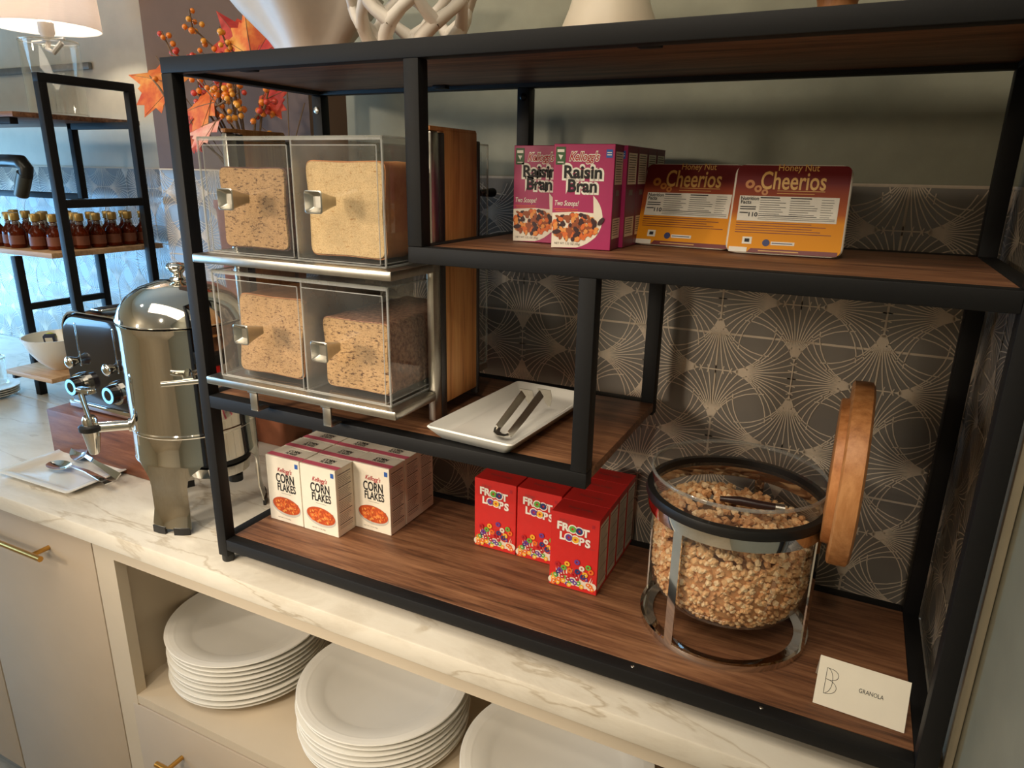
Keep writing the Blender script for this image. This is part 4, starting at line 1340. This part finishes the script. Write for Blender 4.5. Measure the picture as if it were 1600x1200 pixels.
for m_ in bo:
    q = MB(); q.ball((0, 0, 0), .0064, 2); q.ball((0, 0, -.0064), .0012, 1)
    me = q.build('berry', m_, None, 60)
    berries.append(me.data); bpy.data.objects.remove(me)
def sprig(pts, n, spread, cols, rad=.004):
    base = Vector((PX + random.uniform(-.02, .02), PY + random.uniform(-.02, .02), .50))
    pts = [Vector(p) for p in pts]
    path = [base] + [base.lerp(pts[0], .5) + Vector((0, 0, .02))] + pts
    q = MB(); q.tube(path, [.0022] * (len(path) - 1) + [.0012], 6)
    made = []
    for k in range(n):
        f = (k + .5) / n * (len(pts) - 1) if len(pts) > 1 else 0
        i = min(int(f), len(pts) - 2) if len(pts) > 1 else 0
        p = pts[i].lerp(pts[i + 1], f - i) if len(pts) > 1 else pts[0]
        for tr_ in range(40):
            c = p + Vector((random.uniform(-1, 1), random.uniform(-1, 1), random.uniform(-1, 1))) * spread
            if all((c - m2).length > .0118 for m2 in made): break
        made.append(c)
        q.tube([p, c], .0006, 4)
    s = q.build('sprig', stemm, arr, 50)
    for c in made:
        o = bpy.data.objects.new('berry', random.choice([berries[i] for i in cols]))
        C.objects.link(o); o.parent = s
        o.location = c - arr.location
        o.rotation_euler = (random.uniform(-.6, .6), random.uniform(-.6, .6), 0)
        k_ = random.uniform(.74, 1.0); o.scale = (k_, k_, k_)
def yy(p, y=.38):   # slide a point along the sight of the arrangement to its own depth
    return p
sprig([(-.325, .40, .79), (-.365, .375, .835), (-.350, .36, .862)], 11, .013, [0, 1, 0])
sprig([(-.40, .39, .782), (-.440, .385, .795), (-.455, .38, .835)], 9, .010, [0, 2])
sprig([(-.30, .39, .782), (-.36, .382, .786), (-.43, .378, .784)], 15, .011, [2, 3, 0, 0])
sprig([(-.28, .39, .79), (-.285, .38, .80), (-.295, .375, .832)], 6, .008, [0, 1])
sprig([(-.375, .39, .70), (-.378, .385, .725), (-.370, .38, .748)], 9, .012, [0, 0, 3])
sprig([(-.305, .37, .70), (-.290, .36, .735), (-.285, .35, .755)], 14, .022, [0, 1, 0, 0, 1, 2])
sprig([(-.270, .37, .675), (-.255, .36, .71), (-.240, .35, .745)], 14, .022, [0, 1, 0, 0, 1, 2])
sprig([(-.235, .385, .675), (-.205, .38, .69), (-.180, .375, .735)], 9, .014, [0, 2])
sprig([(-.315, .36, .69), (-.275, .35, .70), (-.235, .35, .715)], 14, .024, [0, 0, 1, 0, 1])
sprig([(-.24, .40, .655), (-.222, .39, .685), (-.215, .385, .70)], 6, .016, [0, 2, 1])
sprig([(-.40, .36, .66), (-.47, .37, .735), (-.505, .38, .757)], 2, .006, [0])
for (e0, e1) in (((-.40, .42, .75), (-.395, .40, .78)), ((-.17, .40, .62), (-.155, .39, .745)), ((-.19, .42, .60), (-.135, .41, .70)), ((-.43, .41, .70), (-.53, .42, .80)), ((-.42, .41, .66), (-.50, .42, .74)), ((-.23, .36, .62), (-.345, .35, .752))):
    q = MB(); q.tube([(PX, PY, .49), e0, e1], .0011, 5); q.build('twig', stemm, arr, 50)
def leafm(name, a, b_, c_):
    m, t, b, L = nt(name)
    f = noise(t, tc_map(t, (1, 1, 1)), 22, 4, .6)
    L.new(ramp(t, f, [(.34, srgb(a)), (.5, srgb(b_)), (.68, srgb(c_))]), b.inputs['Base Color'])
    b.inputs['Roughness'].default_value = .6
    return m
LF = [leafm('leaf_orange', (206, 72, 30), (232, 116, 44), (246, 176, 82)), leafm('leaf_red', (170, 34, 34), (206, 62, 44), (230, 112, 60)), leafm('leaf_pink', (214, 92, 84), (236, 150, 132), (246, 196, 170))]
OUT = [(0, -.02), (.18, .06), (.42, .0), (.36, .20), (.75, .22), (.66, .36), (.95, .55), (.66, .62), (.70, .80), (.42, .70), (.30, .86), (.22, .78), (.0, 1.18)]
def leaf(c, size, direction, normal, mi, veins=True):
    c = Vector(c); dv_ = Vector(direction).normalized(); n_ = Vector(normal); n_ = (n_ - dv_ * n_.dot(dv_)).normalized(); s_ = dv_.cross(n_)
    q = MB()
    R = [(x, y) for x, y in OUT]; Lh = [(-x, y) for x, y in OUT[::-1]]
    def P(x, y, o_=0): return c + s_ * (x * size * .62) + dv_ * (y * size) - n_ * (abs(x) * size * .22 + y * y * size * .10 - o_)
    for (A_, sgn) in ((R, 1), (R, -1)):
        for i in range(len(A_) - 1):
            (xa, ya), (xb, yb) = A_[i], A_[i + 1]
            ca = (0, min(1.0, max(0, ya * .85)))
            cb = (0, min(1.0, max(0, yb * .85)))
            tri = [P(sgn * xa, ya), P(sgn * xb, yb), P(*cb)]
            q.face(tri if sgn > 0 else tri[::-1], 0)
            if ca != cb:
                tri = [P(sgn * xa, ya), P(*cb), P(*ca)]
                try: q.face(tri if sgn > 0 else tri[::-1], 0)
                except ValueError: pass
    low = [[v.co - n_ * .0006 for v in f.verts][::-1] for f in q.bm.faces]
    for f in low: q.face(f, 0)
    q.tube([c, P(0, .5, .0006), P(0, 1.1, .0006)], [.0011, .0007, .0003], 5, 1)
    for (x, y) in ((.9, .54), (-.9, .54), (.6, .22), (-.6, .22)): q.tube([P(0, .1, .0006), P(x, y, .0006)], [.0007, .0003], 4, 1)
    q.build('leaf', [LF[mi], stemm], arr, 40)
leaf((-.440, .395, .738), .125, (-.9, -.1, .22), (.35, -.8, .5), 0)
leaf((-.300, .350, .700), .090, (-.85, 0, -.10), (.25, -.8, .45), 0)
leaf((-.285, .345, .668), .090, (-.75, 0, -.12), (.3, -.6, .75), 2)
leaf((-.360, .350, .672), .075, (-.6, 0, -.5), (.3, -.8, .3), 1)
leaf((-.235, .400, .775), .120, (-.75, 0, .75), (.5, -.8, .2), 1)
leaf((-.225, .380, .770), .085, (-.15, 0, .9), (.3, -.9, .2), 0)
leaf((-.215, .370, .770), .060, (.75, 0, .35), (.1, -.9, .3), 1)
leaf((-.240, .400, .700), .070, (.8, 0, .30), (.1, -.9, .3), 1)
leaf((-.330, .395, .720), .060, (.2, 0, .8), (.1, -.9, .3), 1)
# steel dish on the counter behind the corn flakes
q = MB(); q.lathe([(.030, .0005), (.045, .002), (.062, .012), (.064, .0135), (.060, .0125), (.044, .004), (.001, .003)], (-.250, .560 - .07, 0), 48)
o = q.build('steel_dish', chrome, None, 40); tag(o, 'shallow steel dish on the counter behind the corn flakes', 'dish')

# ------------------------------------------------------------------ things on the top board
q = MB()
bxc, byc = .0750, .200
n = 40
def fl(z, r, amp, lob=5, ph=.4):
    return [(bxc + (r + amp * math.cos(lob * 2 * pi * k / n + ph)) * math.cos(2 * pi * k / n), byc + (r + amp * math.cos(lob * 2 * pi * k / n + ph)) * math.sin(2 * pi * k / n) * .8, z) for k in range(n)]
q.rings([fl(H + .0004, .036, 0), fl(H + .012, .040, .001), fl(H + .045, .062, .006), fl(H + .085, .098, .014), fl(H + .105, .114, .016), fl(H + .102, .108, .015), fl(H + .085, .090, .012), fl(H + .045, .054, .005), fl(H + .015, .030, 0)], 0)
o = q.build('fluted_bowl', whitepaint, None, 50); tag(o, 'white flaring fluted bowl at the left end of the rack top', 'bowl')
# coral like openwork bowl
q = MB()
cx, cy = .3050, .110
def cp(a, z, r): return (cx + r * math.cos(a), cy + r * math.sin(a) * .85, z)
lev = [(H + .006, .046), (H + .030, .061), (H + .055, .072), (H + .085, .074)]
N_ = 7
q.lathe([(.044, .0004), (.050, .003), (.046, .010), (.026, .012)], (cx, cy, H), 36)
for k in range(N_):
    a = 2 * pi * k / N_
    da = 2 * pi / N_
    q.tube([cp(a, lev[0][0], lev[0][1]), cp(a + .12, H + .018, .054), cp(a + da * .35, *lev[1])], [.0105, .0085, .0085], 7)
    q.tube([cp(a + da * .35, *lev[1]), cp(a + da * .05, H + .043, .068), cp(a - da * .1, *lev[2])], [.0085, .0068, .0078], 7)
    q.tube([cp(a + da * .35, *lev[1]), cp(a + da * .65, H + .043, .068), cp(a + da * .9, *lev[2])], [.0085, .0068, .0078], 7)
    q.tube([cp(a - da * .1, *lev[2]), cp(a + da * .1, H + .068, .075), cp(a + da * .4, *lev[3])], [.0078, .0068, .009], 7)
    q.tube([cp(a + da * .9, *lev[2]), cp(a + da * .7, H + .068, .075), cp(a + da * .4, *lev[3])], [.0078, .0068, .009], 7)
q.tube([cp(2 * pi * k / 36, H + .086 + .004 * math.sin(k * 2.1), .074) for k in range(36)], .0085, 8, None, True)
o = q.build('openwork_bowl', whitepaint, None, 60); tag(o, 'white coral-like openwork bowl on the rack top', 'bowl')
# white cone shaped piece
q = MB(); q.lathe([(.062, .0004), (.063, .004), (.046, .045), (.034, .085), (.022, .12), (.020, .16), (.012, .162)], (.533, .165, H), 40)
o = q.build('cone_vase', mat('cream_ceramic', (228, 214, 190), .4, 0, .03, 30), None, 50); tag(o, 'cream cone-shaped vase in the middle of the rack top', 'vase')
t = thing('footed_bowl', 'dark bowl on a honey wood foot at the right of the rack top', 'bowl', (.768, .150, H))
q = MB(); q.lathe([(.026, .0004), (.028, .003), (.021, .010), (.018, .030), (.022, .046)], (.768, .150, H), 40); q.build('foot', OAK, t, 50)
q = MB(); q.lathe([(.010, .0462), (.030, .0465), (.062, .054), (.090, .075), (.092, .078), (.087, .077), (.058, .059), (.010, .052)], (.768, .150, H), 56); q.build('bowl', mat('dark_walnut_bowl', (58, 40, 30), .5, 0, .12, 30), t, 50)
# ------------------------------------------------------------------ second rack in the recess on the left
R2X, R2Y, R2D = -.845, .365, .235
BB = .019
rk = thing('display_rack', 'second black metal rack with syrup bottles, in the far left recess', 'rack', (R2X, R2Y, 0))
def b2(name, x0, x1, y0, y1, z0, z1, m=black): 
    q = MB(); q.box(x0, x1, y0, y1, z0, z1, bev=.001); return q.build(name, m, rk, 40)
yb2 = R2Y + R2D
for py in (R2Y, yb2 - BB): b2('post', R2X - BB, R2X, py, py + BB, .0, .777 - BB)
b2('top_rail', R2X - BB, R2X, R2Y, yb2, .777 - BB, .777)
b2('side_rail', R2X - BB, R2X, R2Y + BB, yb2 - BB, .486, .505)
LX = -1.058
for py in (R2Y, yb2 - BB): b2('post', LX - BB, LX, py, py + BB, .0, .362)
b2('side_rail', LX - BB, LX, R2Y + BB, yb2 - BB, .225, .240)
b2('hanging_post', -1.108, -1.090, yb2 - .018, yb2, .495, .700)
b2('back_rail', -1.108, R2X - BB, yb2 - .018, yb2, .672, .688)
b2('back_rail', -1.50, -1.108, yb2 - .018, yb2, .492, .508)
b2('front_rail', -1.75, -.975, R2Y, R2Y + .019, .672, .686)
q = MB(); q.box(-1.8, -.955, R2Y - .003, .685, .687, .6985, bev=.0008); q.build('top_board', WOOD, rk, 30)
q = MB(); q.box(-1.8, -.900, R2Y - .003, .665, .368, .3805, bev=.0008); q.build('middle_board', PINE, rk, 30)
q = MB(); q.box(-1.048, R2X - BB - .001, .290, .50, .080, .0915, bev=.0008); q.build('lower_board', PINE, rk, 30)
b2('side_rail', LX + .012, LX + .024, .30, .49, .066, .0798)

# syrup bottles on its middle board
amber_a = mat('dark_maple_syrup', (92, 38, 22), .12, 0, .15, 40, 0, .5)
labelm = mat('bottle_label', (124, 70, 46), .6, 0, .1, 60)
capm = mat('gold_screw_cap', (172, 140, 78), .35, .5, .06, 60)
def syr():
    m, t, b, L = nt('amber_syrup')
    f = noise(t, tc_map(t, (1, 1, 1)), 30)
    L.new(ramp(t, f, [(.35, srgb((96, 34, 14))), (.65, srgb((150, 56, 18)))]), b.inputs['Base Color'])
    b.inputs['Roughness'].default_value = .08
    b.inputs['Transmission Weight'].default_value = .55
    b.inputs['IOR'].default_value = 1.25
    return m
SY = syr()
def bottle():
    t = thing('syrup_bottle', '', 'bottle', (0, 0, 0))
    q = MB(); q.lathe([(.012, .0), (.0165, .001), (.0180, .004), (.0180, .034), (.0165, .041), (.0095, .049), (.0080, .053), (.0078, .063)], (0, 0, 0), 28); q.build('bottle_body', SY, t, 50)
    q = MB(); q.lathe([(.0079, .053), (.0088, .054), (.0088, .058), (.0079, .060)], (0, 0, 0), 24)
    q.tube([(.0080, 0, .060), (.0150, 0, .060), (.0160, 0, .051), (.0115, 0, .046)], .0016, 6); q.build('glass_handle', GLASSEDGE, t, 50)
    q = MB(); q.lathe([(.0105, .0620), (.0108, .063), (.0108, .0770), (.0098, .0785)], (0, 0, 0), 28); q.build('cap', capm, t, 40)
    q = MB()
    rs = [[(.01825 * math.cos(a), .01825 * math.sin(a), z) for a in [-2.3 + 2.6 * k / 12 for k in range(13)]] + [(.0178 * math.cos(a), .0178 * math.sin(a), z) for a in [.3 - 2.6 * k / 12 for k in range(13)]] for z in (.009, .029)]
    q.rings(rs, 0); q.build('label', labelm, t, 50)
    return t
bp = bottle()
spots = [(-.936, .640), (-.9375, .597), (-.939, .554), (-.941, .511), (-.943, .468),
         (-.985, .620), (-.987, .575), (-.989, .530), (-.990, .486),
         (-.962, .415), (-1.004, .398), (-1.042, .436), (-1.078, .392), (-1.118, .400), (-1.160, .392), (-1.03, .480), (-1.09, .470), (-1.14, .455), (-1.20, .40), (-1.07, .52), (-1.2, .46)]
names_b = ['rearmost along the right board end', 'second from the back along the right board end', 'third from the back along the right board end', 'fourth from the back along the right board end', 'fifth from the back along the right board end',
           'rearmost of the inner row', 'second from the back of the inner row', 'third from the back of the inner row', 'fourth from the back of the inner row',
           'at the front right corner of the board', 'front row, second from the right corner', 'second row, glowing behind the front bottles', 'front row, third from the right corner', 'front row, fourth from the right corner', 'front row, fifth from the right corner',
           'second row, right of its middle', 'second row, near its middle', 'second row, left of its middle', 'front row, at the left picture edge', 'third row, behind the middle', 'second row, at the left picture edge']
for k, ((x, y), nm) in enumerate(zip(spots, names_b)):
    o = bp if k == 0 else dup(bp, (0, 0, 0))
    o.location = (x, y, .3806); o.scale = (1.06, 1.06, 1.10)
    o.rotation_euler = (0, 0, random.uniform(-.3, .3))
    o['label'] = 'small amber syrup bottle with gold cap, ' + nm
    o['group'] = 'syrup bottles on the second rack'

# lamp standing on the top board of the second rack
lx, ly, lz = -.998, .500, .6987
lamp = thing('table_lamp', 'table lamp with clear glass column and white drum shade, upper left corner', 'lamp', (lx, ly, lz))
RC, HC = .0640, .168
q = MB(); q.lathe([(RC - .002, .0), (RC, .002), (RC, HC - .002), (RC - .0015, HC), (RC - .003, HC - .002), (RC - .003, .004), (RC - .010, .003)], (lx, ly, lz), 48, 0, False)
q.lathe([(RC - .0005, HC - .004), (RC + .0008, HC - .002), (RC - .0005, HC + .0008), (RC - .0035, HC + .0008), (RC - .0045, HC - .002), (RC - .003, HC - .004)], (lx, ly, lz), 48, 1, False); q.build('glass_column', [GLASS, GLASSEDGE], lamp, 40)
q = MB(); q.lathe([(.012, HC), (.014, HC + .003), (.014, HC + .012), (.017, HC + .018), (.017, HC + .040), (.006, HC + .042)], (lx, ly, lz), 24); q.cyl((lx - RC + .003, ly, lz + HC + .001), (lx + RC - .003, ly, lz + HC + .001), .0035, n=8)
q.tube([(lx, ly, lz + HC), (lx + .008, ly - .01, lz + HC - .020), (lx + .030, ly - .01, lz + HC - .028), (lx + .050, ly, lz + HC - .006)], .006, 8); q.build('socket', whitepaint, lamp, 40)
q = MB(); q.ball((lx, ly, lz + HC + .062), .022, 3); q.build('bulb', mat('lit_bulb', (255, 236, 206), .5, 0, .01, 10, 0, 0, 9.0), lamp, 60)
sh, st_, b_, L_ = nt('lamp_shade_fabric')
b_.inputs['Roughness'].default_value = .8
fz = noise(st_, tc_map(st_, (1, 1, 6)), 60); L_.new(ramp(st_, fz, [(.3, srgb((240, 230, 222))), (.7, srgb((250, 242, 236)))]), b_.inputs['Base Color'])
trn = st_.nodes.new('ShaderNodeBsdfTranslucent'); trn.inputs[0].default_value = srgb((252, 240, 230))
mxs = st_.nodes.new('ShaderNodeMixShader'); mxs.inputs[0].default_value = .68
out_ = [n for n in st_.nodes if n.type == 'OUTPUT_MATERIAL'][0]
L_.new(b_.outputs[0], mxs.inputs[1]); L_.new(trn.outputs[0], mxs.inputs[2]); L_.new(mxs.outputs[0], out_.inputs['Surface'])
q = MB(); rsh = .118
q.rings([[(lx + r_ * math.cos(2 * pi * k / 64), ly + r_ * math.sin(2 * pi * k / 64), lz + z_) for k in range(64)] for r_, z_ in ((rsh, .196), (rsh - .008, .37), (rsh - .0095, .37), (rsh - .0015, .196))], 0, True)
q.build('lamp_shade', sh, lamp, 40)
light('lamp_bulb', 'POINT', (lx, ly, lz + HC + .098), 3.8, (1.0, .93, .82), shadow_soft_size=.03)

# bowl with wrapped fruit on the lower board
bx_, by_, bz_ = -.9450, .3670, .0918
q = MB(); q.lathe([(.026, .0), (.029, .004), (.048, .022), (.066, .050), (.0765, .078), (.0780, .083), (.0745, .083), (.063, .054), (.044, .028), (.022, .012), (.001, .011)], (bx_, by_, bz_), 64)
o = q.build('serving_bowl', china, None, 50); tag(o, 'white china bowl of snacks on the lower board of the far rack', 'bowl')
for (dx, dy, dz, mc, nm) in ((.016, .022, .087, (240, 208, 40), 'bright yellow'), (-.022, -.004, .075, (216, 214, 96), 'pale yellow-green')):
    q = MB(); q.ball((bx_ + dx, by_ + dy, bz_ + dz), .0145, 3, None, (1.1, 1, .95)); q.ball((bx_ + dx + .0155, by_ + dy, bz_ + dz), .003, 1)
    o = q.build('lemon', mat('lemon_%s' % nm.split()[0], mc, .45, 0, .06, 80, .1), None, 60); tag(o, nm + ' lemon in the white bowl on the far rack', 'fruit', 'lemons in the white bowl')
RM = Matrix.Rotation(.7, 3, 'Z') @ Matrix.Rotation(.25, 3, 'X')
pv = (bx_ + .008, by_ - .022, bz_ + .080)
q = MB(); q.box(pv[0] - .013, pv[0] + .013, pv[1] - .008, pv[1] + .008, pv[2] - .010, pv[2] + .010, bev=.0015, rot=RM, piv=pv); q.box(pv[0] - .008, pv[0] + .008, pv[1] - .0092, pv[1] - .0078, pv[2] - .005, pv[2] + .006, 1, rot=RM, piv=pv)
o = q.build('snack_packet', [mat('dark_foil_packet', (72, 74, 92), .3, .4), cartonwhite], None, 40); tag(o, 'small dark square packet beside the lemons in the white bowl', 'packet')
# glass jar and saucers at the left picture edge
q = MB(); q.lathe([(.040, .0), (.045, .002), (.047, .006), (.047, .070), (.0485, .073), (.046, .073), (.0445, .008), (.001, .006)], (-1.165, .300, .028), 40, 0, False)
q.lathe([(.0470, .070), (.0487, .0725), (.047, .0745), (.0455, .072)], (-1.165, .300, .028), 40, 1, False)
o = q.build('glass_jar', [GLASS, GLASSEDGE], None, 50); tag(o, 'squat clear glass jar on the saucers at the left picture edge', 'jar')
sa = None
for k in range(4):
    if sa is None:
        q = MB(); q.lathe([(.030, .0005), (.034, .0), (.046, .0035), (.066, .0085), (.0672, .0100), (.0650, .0105), (.046, .0060), (.001, .0050)], (0, 0, 0), 40); sa = q.build('saucer', china, None, 50); o = sa
    else: o = dup(sa, (0, 0, 0))
    o.location = (-1.165 + .002 * k, .300, .0002 + k * .0062)
    tag(o, 'white saucer under the glass jar, %s of the stack' % ['bottom', 'second from the bottom', 'second from the top', 'top'][k], 'saucer', 'saucers at the left picture edge')
# black gooseneck spout beyond the bottles
t = thing('spout_dispenser', 'black bent dispenser spout above the syrup bottles at the left edge', 'dispenser', (-1.42, .46, .3806))
q = MB(); q.tube([(-1.42, .46, .590), (-1.17, .46, .590), (-1.125, .46, .588), (-1.108, .46, .572), (-1.116, .46, .552)], [.016, .016, .0175, .017, .016], 16); q.build('neck', mat('dark_bronze', (48, 48, 44), .35, .4), t, 50)
q = MB(); q.tube([(-1.117, .46, .560), (-1.150, .46, .506)], [.0185, .0175], 16); q.build('nozzle', mat('grey_bronze', (84, 84, 76), .4, .4), t, 40)
q = MB(); q.lathe([(.05, .0), (.05, .17), (.03, .218)], (-1.42, .46, .3808), 24); q.build('dispenser_body', mat('dark_bronze', (48, 48, 44), .35, .4), t, 40)

# ------------------------------------------------------------------ what parts look like where they differ from their thing
PL = {'side_panel': 'bamboo side panel', 'top_cap': 'bamboo top edge', 'tray': 'brushed steel tray', 'housing': 'clear acrylic housing', 'upright': 'brushed steel upright',
      'frame_edge': 'dark grey edge strip', 'top_board': 'brown wood top board', 'bottom_board': 'brown wood bottom shelf', 'middle_board': 'wood middle shelf', 'lower_board': 'wood lower shelf',
      'rubber_seal': 'black rubber ring', 'lid_plug': 'inner wooden plug', 'glass_bowl': 'clear glass bowl', 'rubber_foot': 'black rubber foot', 'light_ring': 'glowing pale blue ring',
      'lamp_shade': 'white drum shade', 'glass_column': 'clear glass column', 'crumb': 'sliced bread face', 'crust': 'brown crust', 'leaf': 'red and orange maple leaf', 'collar': 'black tap collar'}
for o in list(bpy.data.objects):
    if o.parent is not None and o.type == 'MESH':
        n_ = o.name.split('.')[0]
        if n_ in PL: o['label'] = PL[n_]
        elif n_ == 'handle' and o.data.materials[0] == brass: o['label'] = 'brass bar pull'
        elif n_ == 'lid' and o.data.materials[0] == OAK: o['label'] = 'honey wood disc lid standing open'
